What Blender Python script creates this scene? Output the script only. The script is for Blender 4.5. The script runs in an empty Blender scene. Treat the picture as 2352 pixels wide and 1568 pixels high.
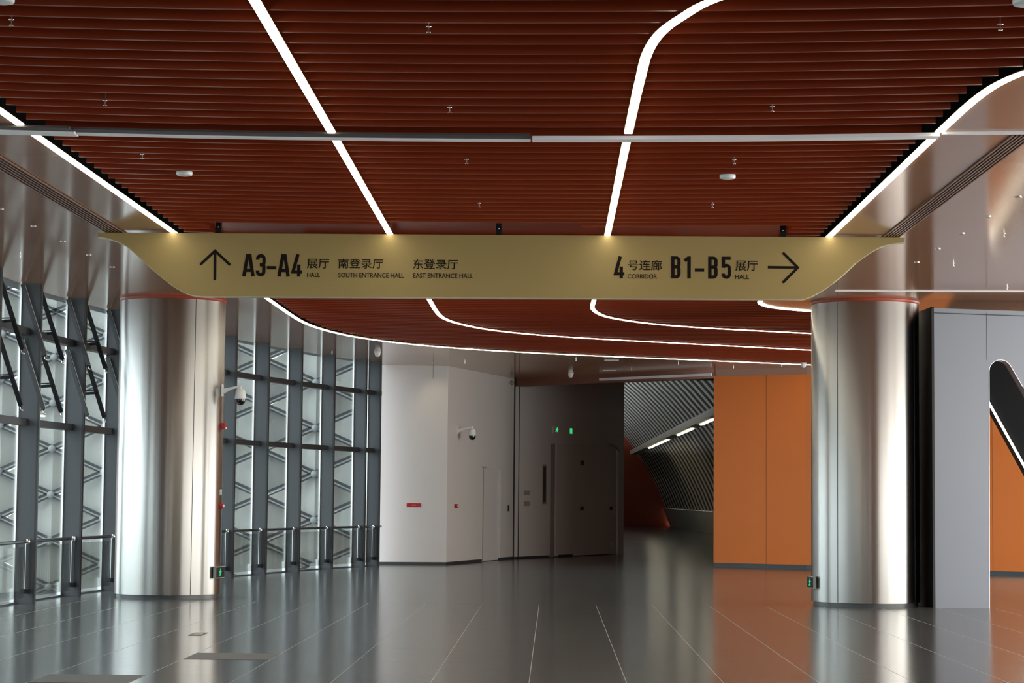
import bpy, math, random
from mathutils import Vector, Matrix
from math import sin, cos, pi, radians, sqrt, atan2

random.seed(7)
SC = bpy.context.scene
COL = SC.collection

# ------------------------------------------------------------------ camera
cam_data = bpy.data.cameras.new('camera')
cam_data.sensor_width = 36.0
cam_data.lens = 75.0
cam_data.clip_end = 400
cam = bpy.data.objects.new('camera', cam_data)
COL.objects.link(cam)
EYE = 1.6
cam.matrix_world = (Matrix.Translation((0, 0, EYE)) @ Matrix.Rotation(0.019782, 4, 'Z')
                    @ Matrix.Rotation(1.643147, 4, 'X') @ Matrix.Rotation(0.0090, 4, 'Z'))
SC.camera = cam

# ------------------------------------------------------------------ sky and exposure
world = bpy.data.worlds.new('overcast_sky')
SC.world = world
world.use_nodes = True
wn = world.node_tree
wn.nodes.clear()
w_out = wn.nodes.new('ShaderNodeOutputWorld')
w_bg = wn.nodes.new('ShaderNodeBackground')
w_tc = wn.nodes.new('ShaderNodeTexCoord')
w_sep = wn.nodes.new('ShaderNodeSeparateXYZ')
w_ramp = wn.nodes.new('ShaderNodeValToRGB')
wn.links.new(w_tc.outputs['Generated'], w_sep.inputs[0])
wn.links.new(w_sep.outputs['Z'], w_ramp.inputs[0])
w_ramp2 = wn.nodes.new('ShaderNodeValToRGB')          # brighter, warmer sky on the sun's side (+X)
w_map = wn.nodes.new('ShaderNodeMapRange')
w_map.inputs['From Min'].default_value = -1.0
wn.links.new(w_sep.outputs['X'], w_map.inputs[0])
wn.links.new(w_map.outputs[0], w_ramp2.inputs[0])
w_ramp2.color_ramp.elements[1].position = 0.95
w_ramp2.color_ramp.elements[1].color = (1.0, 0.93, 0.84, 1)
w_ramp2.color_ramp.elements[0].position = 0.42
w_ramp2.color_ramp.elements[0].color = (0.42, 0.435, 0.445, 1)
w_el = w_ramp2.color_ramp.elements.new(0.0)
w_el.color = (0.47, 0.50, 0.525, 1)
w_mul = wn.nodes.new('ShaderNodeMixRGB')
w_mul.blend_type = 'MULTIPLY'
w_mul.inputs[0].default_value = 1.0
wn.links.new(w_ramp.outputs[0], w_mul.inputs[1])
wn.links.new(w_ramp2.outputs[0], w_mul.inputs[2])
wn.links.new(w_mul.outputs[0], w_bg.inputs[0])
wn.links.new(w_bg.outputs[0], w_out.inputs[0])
w_ramp.color_ramp.elements[0].position = 0.0
w_ramp.color_ramp.elements[0].color = (0.80, 0.86, 0.90, 1)
w_ramp.color_ramp.elements[1].position = 0.8
w_ramp.color_ramp.elements[1].color = (0.92, 0.98, 1.0, 1)
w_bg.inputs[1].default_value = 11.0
SC.view_settings.view_transform = 'Standard'
SC.view_settings.look = 'None'
SC.view_settings.exposure = 0.0
SC.view_settings.gamma = 1.0
SC.view_settings.use_curve_mapping = False
SC.cycles.use_denoising = True
SC.cycles.max_bounces = 10
SC.cycles.diffuse_bounces = 5
SC.cycles.glossy_bounces = 6
SC.cycles.transparent_max_bounces = 24
SC.cycles.sample_clamp_indirect = 6.0

LED_POWER = 11.0

# ------------------------------------------------------------------ materials
def nodes_of(name):
    m = bpy.data.materials.new(name)
    m.use_nodes = True
    nt = m.node_tree
    return m, nt, nt.nodes['Principled BSDF']

def mat(name, col, rough=0.5, metal=0.0, spec=0.5, vary=0.0, scale=(3, 3, 3), bump=0.0, rvary=0.0, coat=0.0):
    m, nt, b = nodes_of(name)
    b.inputs['Base Color'].default_value = (*col, 1)
    b.inputs['Roughness'].default_value = rough
    b.inputs['Metallic'].default_value = metal
    b.inputs['Specular IOR Level'].default_value = spec
    b.inputs['Coat Weight'].default_value = coat
    tc = nt.nodes.new('ShaderNodeTexCoord')
    mp = nt.nodes.new('ShaderNodeMapping')
    mp.inputs['Scale'].default_value = scale
    nz = nt.nodes.new('ShaderNodeTexNoise')
    nz.inputs['Scale'].default_value = 1.0
    nz.inputs['Detail'].default_value = 4
    nt.links.new(tc.outputs['Object'], mp.inputs[0])
    nt.links.new(mp.outputs[0], nz.inputs['Vector'])
    if vary > 0:
        mx = nt.nodes.new('ShaderNodeMixRGB')
        mx.inputs[1].default_value = (*[c * (1 - vary) for c in col], 1)
        mx.inputs[2].default_value = (*[min(1, c * (1 + vary)) for c in col], 1)
        nt.links.new(nz.outputs[0], mx.inputs[0])
        nt.links.new(mx.outputs[0], b.inputs['Base Color'])
    if rvary > 0:
        mr = nt.nodes.new('ShaderNodeMapRange')
        mr.inputs['To Min'].default_value = rough - rvary
        mr.inputs['To Max'].default_value = rough + rvary
        nt.links.new(nz.outputs[0], mr.inputs[0])
        nt.links.new(mr.outputs[0], b.inputs['Roughness'])
    if bump > 0:
        bp = nt.nodes.new('ShaderNodeBump')
        bp.inputs['Strength'].default_value = bump
        bp.inputs['Distance'].default_value = 0.01
        nt.links.new(nz.outputs[0], bp.inputs['Height'])
        nt.links.new(bp.outputs[0], b.inputs['Normal'])
    return m

def emit(name, col, power):
    m = bpy.data.materials.new(name)
    m.use_nodes = True
    nt = m.node_tree
    nt.nodes.clear()
    o = nt.nodes.new('ShaderNodeOutputMaterial')
    e = nt.nodes.new('ShaderNodeEmission')
    e.inputs[0].default_value = (*col, 1)
    e.inputs[1].default_value = power
    nt.links.new(e.outputs[0], o.inputs[0])
    return m

def glass_mat(name, tint, refl):
    m = bpy.data.materials.new(name)
    m.use_nodes = True
    nt = m.node_tree
    nt.nodes.clear()
    o = nt.nodes.new('ShaderNodeOutputMaterial')
    t = nt.nodes.new('ShaderNodeBsdfTransparent')
    t.inputs[0].default_value = (*tint, 1)
    g = nt.nodes.new('ShaderNodeBsdfGlossy')
    g.inputs['Roughness'].default_value = 0.02
    f = nt.nodes.new('ShaderNodeFresnel')
    f.inputs[0].default_value = 1.45
    mm = nt.nodes.new('ShaderNodeMath')
    mm.operation = 'MULTIPLY'
    mm.inputs[1].default_value = refl
    mx = nt.nodes.new('ShaderNodeMixShader')
    nt.links.new(f.outputs[0], mm.inputs[0])
    nt.links.new(mm.outputs[0], mx.inputs[0])
    nt.links.new(t.outputs[0], mx.inputs[1])
    nt.links.new(g.outputs[0], mx.inputs[2])
    nt.links.new(mx.outputs[0], o.inputs[0])
    return m

def brushed_steel():
    m, nt, b = nodes_of('brushed_steel')
    b.inputs['Base Color'].default_value = (0.63, 0.61, 0.585, 1)
    b.inputs['Metallic'].default_value = 1.0
    b.inputs['Roughness'].default_value = 0.33
    b.inputs['Anisotropic'].default_value = 1.0
    b.inputs['Anisotropic Rotation'].default_value = 0.25
    tg = nt.nodes.new('ShaderNodeTangent')
    tg.direction_type = 'RADIAL'
    tg.axis = 'Z'
    nt.links.new(tg.outputs[0], b.inputs['Tangent'])
    tc = nt.nodes.new('ShaderNodeTexCoord')
    mp = nt.nodes.new('ShaderNodeMapping')
    mp.inputs['Scale'].default_value = (3, 3, 260)
    nz = nt.nodes.new('ShaderNodeTexNoise')
    nz.inputs['Scale'].default_value = 1.0
    nt.links.new(tc.outputs['Object'], mp.inputs[0])
    nt.links.new(mp.outputs[0], nz.inputs['Vector'])
    mr = nt.nodes.new('ShaderNodeMapRange')
    mr.inputs['To Min'].default_value = 0.37
    mr.inputs['To Max'].default_value = 0.40
    nt.links.new(nz.outputs[0], mr.inputs[0])
    nt.links.new(mr.outputs[0], b.inputs['Roughness'])
    return m

TILE = 0.8437
TILE_X0 = -0.194
def floor_mat():
    m, nt, b = nodes_of('stone_tile_floor')
    N, L = nt.nodes, nt.links
    def math_(op, a, bb=None, c=None):
        n = N.new('ShaderNodeMath')
        n.operation = op
        for i, v in enumerate((a, bb, c)):
            if v is None:
                continue
            if hasattr(v, 'is_linked') or hasattr(v, 'links'):
                L.new(v, n.inputs[i])
            else:
                n.inputs[i].default_value = v
        return n.outputs[0]
    geo = N.new('ShaderNodeNewGeometry')
    sep = N.new('ShaderNodeSeparateXYZ')
    L.new(geo.outputs['Position'], sep.inputs[0])
    X, Y = sep.outputs['X'], sep.outputs['Y']
    u = math_('DIVIDE', math_('SUBTRACT', X, TILE_X0), TILE)
    v = math_('DIVIDE', math_('SUBTRACT', Y, 20.72), TILE)
    def seam(t, w):
        fr = math_('FRACT', math_('ADD', t, 100.5))
        d = math_('ABSOLUTE', math_('SUBTRACT', fr, 0.5))
        return math_('LESS_THAN', d, w)
    near = math_('LESS_THAN', Y, 31.85)
    su = math_('MULTIPLY', seam(u, 0.0042), near)
    sv = math_('MULTIPLY', math_('MULTIPLY', seam(v, 0.0035), near), 0.25)
    border = math_('MULTIPLY', math_('LESS_THAN', math_('ABSOLUTE', math_('SUBTRACT', Y, 31.85)), 0.03), 0.10)
    line = math_('MAXIMUM', math_('MAXIMUM', su, sv), border)
    # tile to tile tone
    cu, cv = math_('FLOOR', math_('ADD', u, 100.0)), math_('FLOOR', math_('ADD', v, 100.0))
    comb = N.new('ShaderNodeCombineXYZ')
    L.new(cu, comb.inputs[0]); L.new(cv, comb.inputs[1])
    wnz = N.new('ShaderNodeTexWhiteNoise')
    L.new(comb.outputs[0], wnz.inputs['Vector'])
    # veins stretched across
    mp = N.new('ShaderNodeMapping')
    mp.inputs['Scale'].default_value = (3.0, 14.0, 1)
    L.new(geo.outputs['Position'], mp.inputs[0])
    nz = N.new('ShaderNodeTexNoise')
    nz.inputs['Scale'].default_value = 1.0
    nz.inputs['Detail'].default_value = 6
    nz.inputs['Roughness'].default_value = 0.65
    L.new(mp.outputs[0], nz.inputs['Vector'])
    veins = N.new('ShaderNodeMapRange')
    veins.inputs['From Min'].default_value = 0.66
    veins.inputs['From Max'].default_value = 0.74
    veins.clamp = True
    L.new(nz.outputs[0], veins.inputs[0])
    base = N.new('ShaderNodeMixRGB')
    base.inputs[1].default_value = (0.064, 0.068, 0.070, 1)
    base.inputs[2].default_value = (0.112, 0.116, 0.117, 1)
    tone = math_('ADD', math_('MULTIPLY', nz.outputs[0], 0.6), math_('MULTIPLY', wnz.outputs['Value'], 0.35))
    L.new(tone, base.inputs[0])
    mv = N.new('ShaderNodeMixRGB')
    mv.inputs[2].default_value = (0.24, 0.24, 0.23, 1)
    L.new(math_('MULTIPLY', veins.outputs[0], 0.5), mv.inputs[0])
    L.new(base.outputs[0], mv.inputs[1])
    ml = N.new('ShaderNodeMixRGB')
    ml.inputs[2].default_value = (0.44, 0.43, 0.40, 1)
    L.new(line, ml.inputs[0])
    L.new(mv.outputs[0], ml.inputs[1])
    L.new(ml.outputs[0], b.inputs['Base Color'])
    mr = N.new('ShaderNodeMapRange')
    mr.inputs['To Min'].default_value = 0.155
    mr.inputs['To Max'].default_value = 0.195
    L.new(nz.outputs[0], mr.inputs[0])
    L.new(math_('ADD', mr.outputs[0], math_('MULTIPLY', line, 0.3)), b.inputs['Roughness'])
    b.inputs['Specular IOR Level'].default_value = 0.7
    return m

M = {}
M['floor'] = floor_mat()
M['steel'] = brushed_steel()
M['soffit'] = mat('lacquered_metal_soffit', (0.37, 0.185, 0.11), 0.12, 0.05, rvary=0.02, scale=(0.6, 0.6, 0.6))
M['soffit'].node_tree.nodes['Principled BSDF'].inputs['IOR'].default_value = 1.33
M['soffit'].node_tree.nodes['Principled BSDF'].inputs['Specular Tint'].default_value = (0.75, 0.66, 0.62, 1)
M['slat'] = mat('red_brown_wood_slat', (0.235, 0.026, 0.003), 0.35, 0.0, spec=0.36, vary=0.25, scale=(0.5, 9, 20))
M['plenum'] = mat('black_plenum', (0.012, 0.010, 0.010), 0.9)
M['white_wall'] = mat('white_wall_panel', (0.60, 0.565, 0.545), 0.45, vary=0.03, scale=(0.5, 0.5, 0.5))
M['joint'] = mat('dark_joint', (0.02, 0.02, 0.022), 0.6)
M['skirt'] = mat('dark_skirting', (0.035, 0.036, 0.04), 0.4)
M['orange'] = mat('orange_wall_panel', (0.74, 0.19, 0.026), 0.45, spec=0.3, vary=0.04, scale=(0.7, 0.7, 0.7))
M['orange_joint'] = mat('orange_joint', (0.30, 0.085, 0.02), 0.6)
M['red_wall'] = mat('dark_red_wall', (0.34, 0.055, 0.018), 0.6, vary=0.08)
M['header'] = mat('brown_header', (0.22, 0.10, 0.065), 0.3, 0.6)
M['fin'] = mat('grey_mullion_paint', (0.056, 0.060, 0.067), 0.42, 0.1, vary=0.04)
M['fin_edge'] = mat('black_mullion_edge', (0.022, 0.022, 0.024), 0.45)
M['silver'] = mat('silver_aluminium', (0.75, 0.76, 0.76), 0.3, 0.7)
M['rail_metal'] = mat('dark_rail_metal', (0.20, 0.20, 0.21), 0.25, 0.9)
M['glass'] = glass_mat('window_glass', (0.93, 0.96, 0.95), 0.5)
M['rail_glass'] = glass_mat('rail_glass', (0.98, 0.985, 0.97), 0.5)
M['black'] = mat('black_metal', (0.008, 0.008, 0.010), 0.5, 0.0, spec=0.15)
M['gold'] = mat('champagne_sign_face', (0.335, 0.24, 0.088), 0.5, 0.25, vary=0.03, scale=(1, 1, 1))
M['gold_edge'] = mat('pale_sign_edge', (0.62, 0.56, 0.40), 0.35, 0.3)
M['ink'] = mat('black_lettering', (0.012, 0.008, 0.007), 0.7, spec=0.08)
M['white_plastic'] = mat('white_plastic', (0.72, 0.74, 0.74), 0.35)
M['smoked'] = mat('smoked_dome', (0.012, 0.010, 0.012), 0.08)
M['red'] = mat('red_enamel', (0.40, 0.012, 0.012), 0.35)
M['grey_plate'] = mat('grey_beige_plate', (0.30, 0.25, 0.21), 0.4)
M['rail_white'] = mat('white_curtain_rail', (0.92, 0.88, 0.90), 0.5, 0.0)
M['rail_slot'] = mat('grey_curtain_slot', (0.06, 0.045, 0.045), 0.5)
M['diffuser_metal'] = mat('bronze_diffuser', (0.30, 0.17, 0.13), 0.3, 0.3)
M['diffuser_slot'] = mat('dark_bronze_slot', (0.05, 0.025, 0.02), 0.6)
M['chrome'] = mat('chrome', (0.8, 0.8, 0.8), 0.15, 1.0)
M['pier'] = mat('pale_grey_metal_panel', (0.235, 0.25, 0.285), 0.36, 0.3, vary=0.03, scale=(0.4, 0.4, 0.4))
M['facade'] = mat('pale_facade_panel', (0.50, 0.495, 0.465), 0.6, vary=0.06, scale=(0.6, 0.6, 0.3))
M['facade_bar'] = mat('dark_facade_bar', (0.045, 0.047, 0.05), 0.5, 0.3)
M['facade_tube'] = mat('pale_facade_tube', (0.36, 0.37, 0.37), 0.5, 0.0)
M['ground'] = mat('pale_paving', (0.26, 0.265, 0.265), 0.28, vary=0.1)
M['rib'] = mat('pale_vault_rib', (0.52, 0.49, 0.42), 0.5)
M['dark_tile'] = mat('dark_matt_tile', (0.15, 0.142, 0.138), 0.5, vary=0.1, scale=(3, 14, 1))
M['led'] = emit('warm_led', (1.0, 0.93, 0.74), LED_POWER)
M['led_far'] = emit('warm_lamp', (1.0, 0.90, 0.66), 7.0)
M['green'] = emit('green_pictogram', (0.06, 0.85, 0.28), 0.9)
M['exit_case'] = mat('grey_exit_case', (0.30, 0.31, 0.29), 0.4)
M['door'] = mat('door_paint', (0.60, 0.56, 0.54), 0.45, vary=0.03)

# ------------------------------------------------------------------ mesh collector
class MB:
    def __init__(self):
        self.v, self.f, self.s = [], [], []
    def quad(self, pts, smooth=False):
        n = len(self.v)
        self.v += [tuple(p) for p in pts]
        self.f.append(tuple(range(n, n + len(pts))))
        self.s.append(smooth)
    def box(self, x0, x1, y0, y1, z0, z1):
        self.obox((x0, y0, z0), (x1 - x0, 0, 0), (0, y1 - y0, 0), (0, 0, z1 - z0))
        return self
    def obox(self, o, a, b, c):
        o, a, b, c = Vector(o), Vector(a), Vector(b), Vector(c)
        if a.cross(b).dot(c) < 0:
            a, b = b, a
        p = [o, o + a, o + a + b, o + b, o + c, o + a + c, o + a + b + c, o + b + c]
        n = len(self.v)
        self.v += [tuple(q) for q in p]
        for q in ((0, 3, 2, 1), (4, 5, 6, 7), (0, 1, 5, 4), (1, 2, 6, 5), (2, 3, 7, 6), (3, 0, 4, 7)):
            self.f.append(tuple(n + i for i in q))
            self.s.append(False)
        return self
    def bar(self, p, q, w, h, up=(0, 0, 1)):
        p, q = Vector(p), Vector(q)
        d = (q - p)
        s = d.cross(Vector(up)).normalized()
        u = s.cross(d).normalized()
        return self.obox(p - s * w / 2 - u * h / 2, d, s * w, u * h)
    def tube(self, pts, r, n=12, cap=True, closed=False):
        pts = [Vector(p) for p in pts]
        rs = r if isinstance(r, (list, tuple)) else [r] * len(pts)
        rings = []
        prev = None
        for i, p in enumerate(pts):
            if closed:
                t = (pts[(i + 1) % len(pts)] - pts[i - 1]).normalized()
            else:
                t = (pts[min(i + 1, len(pts) - 1)] - pts[max(i - 1, 0)]).normalized()
            if prev is None:
                a = Vector((0, 0, 1)) if abs(t.z) < 0.9 else Vector((1, 0, 0))
                s = t.cross(a).normalized()
            else:
                s = (prev - t * prev.dot(t)).normalized()
            prev = s
            u = s.cross(t)
            rings.append([p + (s * cos(2 * pi * k / n) + u * sin(2 * pi * k / n)) * rs[i] for k in range(n)])
        b = len(self.v)
        for rg in rings:
            self.v += [tuple(q) for q in rg]
        m = len(rings)
        for i in range(m if closed else m - 1):
            j = (i + 1) % m
            for k in range(n):
                self.f.append((b + i * n + k, b + j * n + k, b + j * n + (k + 1) % n, b + i * n + (k + 1) % n))
                self.s.append(True)
        if cap and not closed:
            self.f.append(tuple(b + k for k in range(n))); self.s.append(False)
            self.f.append(tuple(b + (m - 1) * n + k for k in reversed(range(n)))); self.s.append(False)
        return self
    def lathe(self, c, prof, n=32, axis=(0, 0, 1), a0=0.0, a1=2 * pi):
        c = Vector(c)
        ax = Vector(axis).normalized()
        s = ax.cross(Vector((0, 1, 0))) if abs(ax.y) < 0.9 else ax.cross(Vector((1, 0, 0)))
        s.normalize()
        t = ax.cross(s)
        b = len(self.v)
        full = abs(a1 - a0 - 2 * pi) < 1e-6
        m = n if full else n + 1
        for r, z in prof:
            for k in range(m):
                a = a0 + (a1 - a0) * k / n
                self.v.append(tuple(c + ax * z + (s * cos(a) + t * sin(a)) * r))
        for i in range(len(prof) - 1):
            for k in range(n):
                k2 = (k + 1) % m
                self.f.append((b + i * m + k, b + i * m + k2, b + (i + 1) * m + k2, b + (i + 1) * m + k))
                self.s.append(True)
        return self
    def prism(self, poly, o, u, v, w):
        """polygon (2-D list) in the frame o, u, v, extruded along w"""
        o, u, v, w = Vector(o), Vector(u), Vector(v), Vector(w)
        n = len(poly)
        A = [o + u * a + v * b for a, b in poly]
        area = sum(poly[i][0] * poly[(i + 1) % n][1] - poly[(i + 1) % n][0] * poly[i][1] for i in range(n))
        if (u.cross(v).dot(w) > 0) != (area > 0):
            A.reverse()
        b = len(self.v)
        self.v += [tuple(p) for p in A] + [tuple(p + w) for p in A]
        self.f.append(tuple(b + i for i in reversed(range(n)))); self.s.append(False)
        self.f.append(tuple(b + n + i for i in range(n))); self.s.append(False)
        for i in range(n):
            j = (i + 1) % n
            self.f.append((b + i, b + j, b + n + j, b + n + i)); self.s.append(False)
        return self
    def ribbon(self, pts, w, o, u, v, t):
        """constant-width stroke along 2-D points, as a thin solid"""
        P = [Vector(pts[0])]
        for q_ in pts[1:]:
            if (Vector(q_) - P[-1]).length > w * 0.04:
                P.append(Vector(q_))
        Lf, Rt = [], []
        for i, p in enumerate(P):
            d0 = (P[i] - P[i - 1]).normalized() if i > 0 else None
            d1 = (P[i + 1] - P[i]).normalized() if i < len(P) - 1 else None
            d0 = d0 or d1
            d1 = d1 or d0
            n0, n1 = Vector((-d0.y, d0.x)), Vector((-d1.y, d1.x))
            nm = (n0 + n1).normalized()
            k = w / 2 / max(0.62, nm.dot(n0))
            Lf.append(p + nm * k); Rt.append(p - nm * k)
        for i in range(len(P) - 1):
            q = [Rt[i], Rt[i + 1], Lf[i + 1], Lf[i]]
            self.layer = (getattr(self, 'layer', 0) + 1) % 24
            self.prism([tuple(a) for a in q], Vector(o) + Vector(t) * (0.008 * self.layer), u, v, t)
        return self

def root_loc(o):
    while o.parent:
        o = o.parent
    return o.location.copy()

def obj(name, mb, m, parent=None, at=None):
    me = bpy.data.meshes.new(name)
    off = root_loc(parent) if parent else Vector(at or (0, 0, 0))
    me.from_pydata([tuple(Vector(p) - off) for p in mb.v], [], mb.f)
    me.polygons.foreach_set('use_smooth', mb.s)
    me.validate()
    me.update()
    me.materials.append(m)
    o = bpy.data.objects.new(name, me)
    COL.objects.link(o)
    if parent:
        o.parent = parent
    else:
        o.location = off
    return o

def tag(o, label=None, cat=None, group=None, kind=None):
    for k, v in (('label', label), ('category', cat), ('group', group), ('kind', kind)):
        if v:
            o[k] = v
    return o

def thing(name, label, cat, loc, group=None, kind=None):
    o = bpy.data.objects.new(name, None)
    o.empty_display_size = 0.2
    o.location = loc
    COL.objects.link(o)
    return tag(o, label, cat, group, kind)

def copy_tree(o, parent=None):
    c = o.copy()
    COL.objects.link(c)
    if parent:
        c.parent = parent
    for ch in [x for x in COL.objects if x.parent == o]:
        copy_tree(ch, c)
    return c

def struct(name, mb, m, label=None, cat=None, parent=None):
    o = obj(name, mb, m, parent)
    if not parent:
        tag(o, label, cat, None, 'structure')
    return o

# ------------------------------------------------------------------ plan of the hall (metres, Y runs away from the camera)
ZC = 4.6          # soffit height
WALL_CURVE = [(-7.72, -14), (-7.72, 10), (-7.72, 28), (-7.71, 30.5), (-7.66, 32), (-7.5, 33.5), (-7.3, 35.3), (-6.83, 38.3),
              (-6.21, 41.2), (-5.77, 43.1), (-5.3, 44.8), (-4.87, 46.2), (-4.2, 48.0), (-3.97, 48.7)]
A, B, C_, D = (-4.0, 49.15), (-2.45, 49.4), (-1.0, 54.6), (2.0, 60.4)
O1, O2, O3 = (3.75, 50.0), (5.75, 48.8), (10.6, 45.2)
XR = 13.0
YB = -14.0

LED1 = [(-4.38, YB), (-4.38, 17.4), (-4.39, 24.4), (-4.41, 32.6), (-4.41, 35.6), (-4.38, 37.0), (-4.29, 38.1), (-4.09, 39.3), (-3.75, 40.5),
        (-3.2, 41.7), (-2.4, 42.85), (-1.5, 43.75), (-0.66, 44.4), (0.7, 45.25), (2.14, 46.0), (3.9, 46.9), (5.69, 47.84), (8.0, 49.1)]
LED2 = [(-1.83, YB), (-1.84, 12.8), (-1.86, 17.5), (-1.90, 24.5), (-1.92, 32.4), (-1.92, 35.0), (-1.87, 36.0), (-1.69, 37.0), (-1.25, 38.25),
        (-0.59, 39.25), (0.2, 40.0), (1.06, 40.6), (2.79, 41.65), (5.13, 43.05), (8.0, 44.8), (12.8, 47.6)]
LED3 = [(12.8, 6.4), (2.5, 11.35), (1.5, 12.0), (0.95, 12.7), (0.79, 13.15), (0.68, 13.6), (0.62, 14.2), (0.605, 15.2), (0.60, 17.5), (0.603, 24.4),
        (0.605, 32.4), (0.61, 33.9), (0.70, 34.7), (0.86, 35.4), (1.16, 36.05), (1.72, 36.85), (2.52, 37.55), (4.6, 38.7), (8, 40.6), (12.8, 43.3)]
LED4 = [(12.8, 9.2), (5.2, 13.2), (4.2, 13.8), (3.6, 14.3), (3.30, 14.82), (3.20, 15.2), (3.15, 15.7), (3.13, 17.4), (3.14, 24.3), (3.13, 32.3),
        (3.18, 32.85), (3.43, 33.5), (4.06, 34.1), (6.0, 35.2), (12.8, 38.8)]

def smooth_path(P, sub=5):
    out = []
    n = len(P)
    for i in range(n - 1):
        p0, p1, p2, p3 = (Vector(P[max(0, min(n - 1, j))]) for j in (i - 1, i, i + 1, i + 2))
        d01, d12, d23 = max((p1 - p0).length, 1e-6) ** .5, (p2 - p1).length ** .5, max((p3 - p2).length, 1e-6) ** .5
        if (p2 - p1).length > 3:
            out.append(p1)
            continue
        m1 = (p1 - p0) / d01 - (p2 - p0) / (d01 + d12) + (p2 - p1) / d12 if i > 0 else (p2 - p1) / d12
        m2 = (p2 - p1) / d12 - (p3 - p1) / (d12 + d23) + (p3 - p2) / d23 if i < n - 2 else (p2 - p1) / d12
        m1, m2 = m1 * d12, m2 * d12
        for k in range(sub):
            t = k / sub
            out.append(p1 * (2 * t**3 - 3 * t**2 + 1) + m1 * (t**3 - 2 * t**2 + t) + p2 * (-2 * t**3 + 3 * t**2) + m2 * (t**3 - t**2))
    out.append(Vector(P[-1]))
    return [(p.x, p.y) for p in out]
LED1s, LED2s, LED3s, LED4s = (smooth_path(p) for p in (LED1, LED2, LED3, LED4))

# ------------------------------------------------------------------ floor, ground outside
mb = MB()
fl = [(x, y) for x, y in WALL_CURVE] + [A, B, C_, D, (1.9, 119.9), (6.55, 119.9), (9.5, 60), (XR, 60), (XR, YB)]
mb.prism(fl, (0, 0, -0.3), (1, 0, 0), (0, 1, 0), (0, 0, 0.3))
struct('floor', mb, M['floor'], 'polished dark grey stone tile floor of the hall', 'floor')
mb = MB().box(-60, -3.0, -30, 61, -1.7, -1.2)
struct('ground', mb, M['ground'], 'pale paving outside the glazed wall', 'ground')

# ------------------------------------------------------------------ soffit of polished metal, in two fields beside the wood
def sheet(name, poly, label):
    mb = MB().prism(poly, (0, 0, ZC), (1, 0, 0), (0, 1, 0), (0, 0, 0.02))
    return struct(name, mb, M['soffit'], label, 'ceiling')
left_edge = [(x - 0.04, y) for x, y in WALL_CURVE]
sheet('ceiling', LED1s + [(XR + 1, 51.8), (3.75, 50.4), (-1.0, 54.9), (-3.9, 54.9), (-3.9, 49.2)] + left_edge[::-1],
      'polished grey brown metal soffit along the glazed wall and over the white walls')
sheet('ceiling', LED4s + [(XR, 38.9), (XR, 9.1)],
      'polished warm metal soffit above the steel column beside the grey portal wall')

mb = MB().box(-4.0, 2.75, 23.7, 25.45, ZC + 0.115, ZC + 0.135)
struct('ceiling', mb, M['slat'], 'brown board in the recess above the direction sign', 'ceiling')

# wood baffle field above the light strips
def inside_wood(x, y):
    # left of strip 4 and right / near side of strip 1
    def cross_x(path, yy):
        return [a[0] + (b[0] - a[0]) * (yy - a[1]) / (b[1] - a[1]) for a, b in zip(path[:-1], path[1:]) if (a[1] - yy) * (b[1] - yy) <= 0 and a[1] != b[1]]
    c1 = cross_x(LED1s, y)
    if c1 and x < max(c1) + 0.05:
        return False
    if not c1 and y > 49:
        return False
    c4 = cross_x(LED4s, y)
    if c4 and x > min(c4) - 0.05:
        return False
    return True

mb = MB()
PITCH, BH, BT = 0.3215, 0.13, 0.032
zb = ZC + 0.018
y0 = 17.30 - 45 * PITCH
for i in range(150):
    yc = y0 + i * PITCH
    def ys(x):
        xx = max(-5, min(5, x))
        return yc - 0.031 * x - 0.020 * xx * xx - (0.2 * (abs(x) - 5) if abs(x) > 5 else 0)
    if abs(yc - (17.30 + PITCH)) < 0.05:
        continue                       # the curtain rail runs in this gap
    x, run = -4.6, []
    step = 0.05
    while x <= 8.6:
        ok = inside_wood(x, ys(x)) and ys(x) > 3 and not (23.72 < ys(x) < 25.25 and -3.92 < x < 2.64)
        if ok:
            run.append(x)
        if (not ok or x + step > 8.6) and run:
            if len(run) > 1:
                xs = run[::10] + ([run[-1]] if (len(run) - 1) % 10 else [])
                for a, b in zip(xs[:-1], xs[1:]):
                    ya, yb = ys(a), ys(b)
                    n = len(mb.v)
                    for (px, py) in ((a, ya), (b, yb)):
                        mb.v += [(px, py, zb), (px, py + BT, zb), (px, py + BT, zb + BH), (px, py, zb + BH)]
                    for q in ((0, 1, 5, 4), (1, 2, 6, 5), (2, 3, 7, 6), (3, 0, 4, 7)):
                        mb.f.append(tuple(n + k for k in q)); mb.s.append(False)
            run = []
        x += step
tag(obj('ceiling', mb, M['slat']), 'red brown wood slat ceiling between the light strips', 'ceiling', None, 'structure')
mb = MB().prism([(x - 0.02, y) for x, y in WALL_CURVE] + [(-3.9, 49.2), (-3.9, 62), (XR, 62), (XR, YB)], (0, 0, 5.0), (1, 0, 0), (0, 1, 0), (0, 0, 0.05))
struct('ceiling', mb, M['plenum'], 'black void above the wood slats', 'ceiling')

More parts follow.
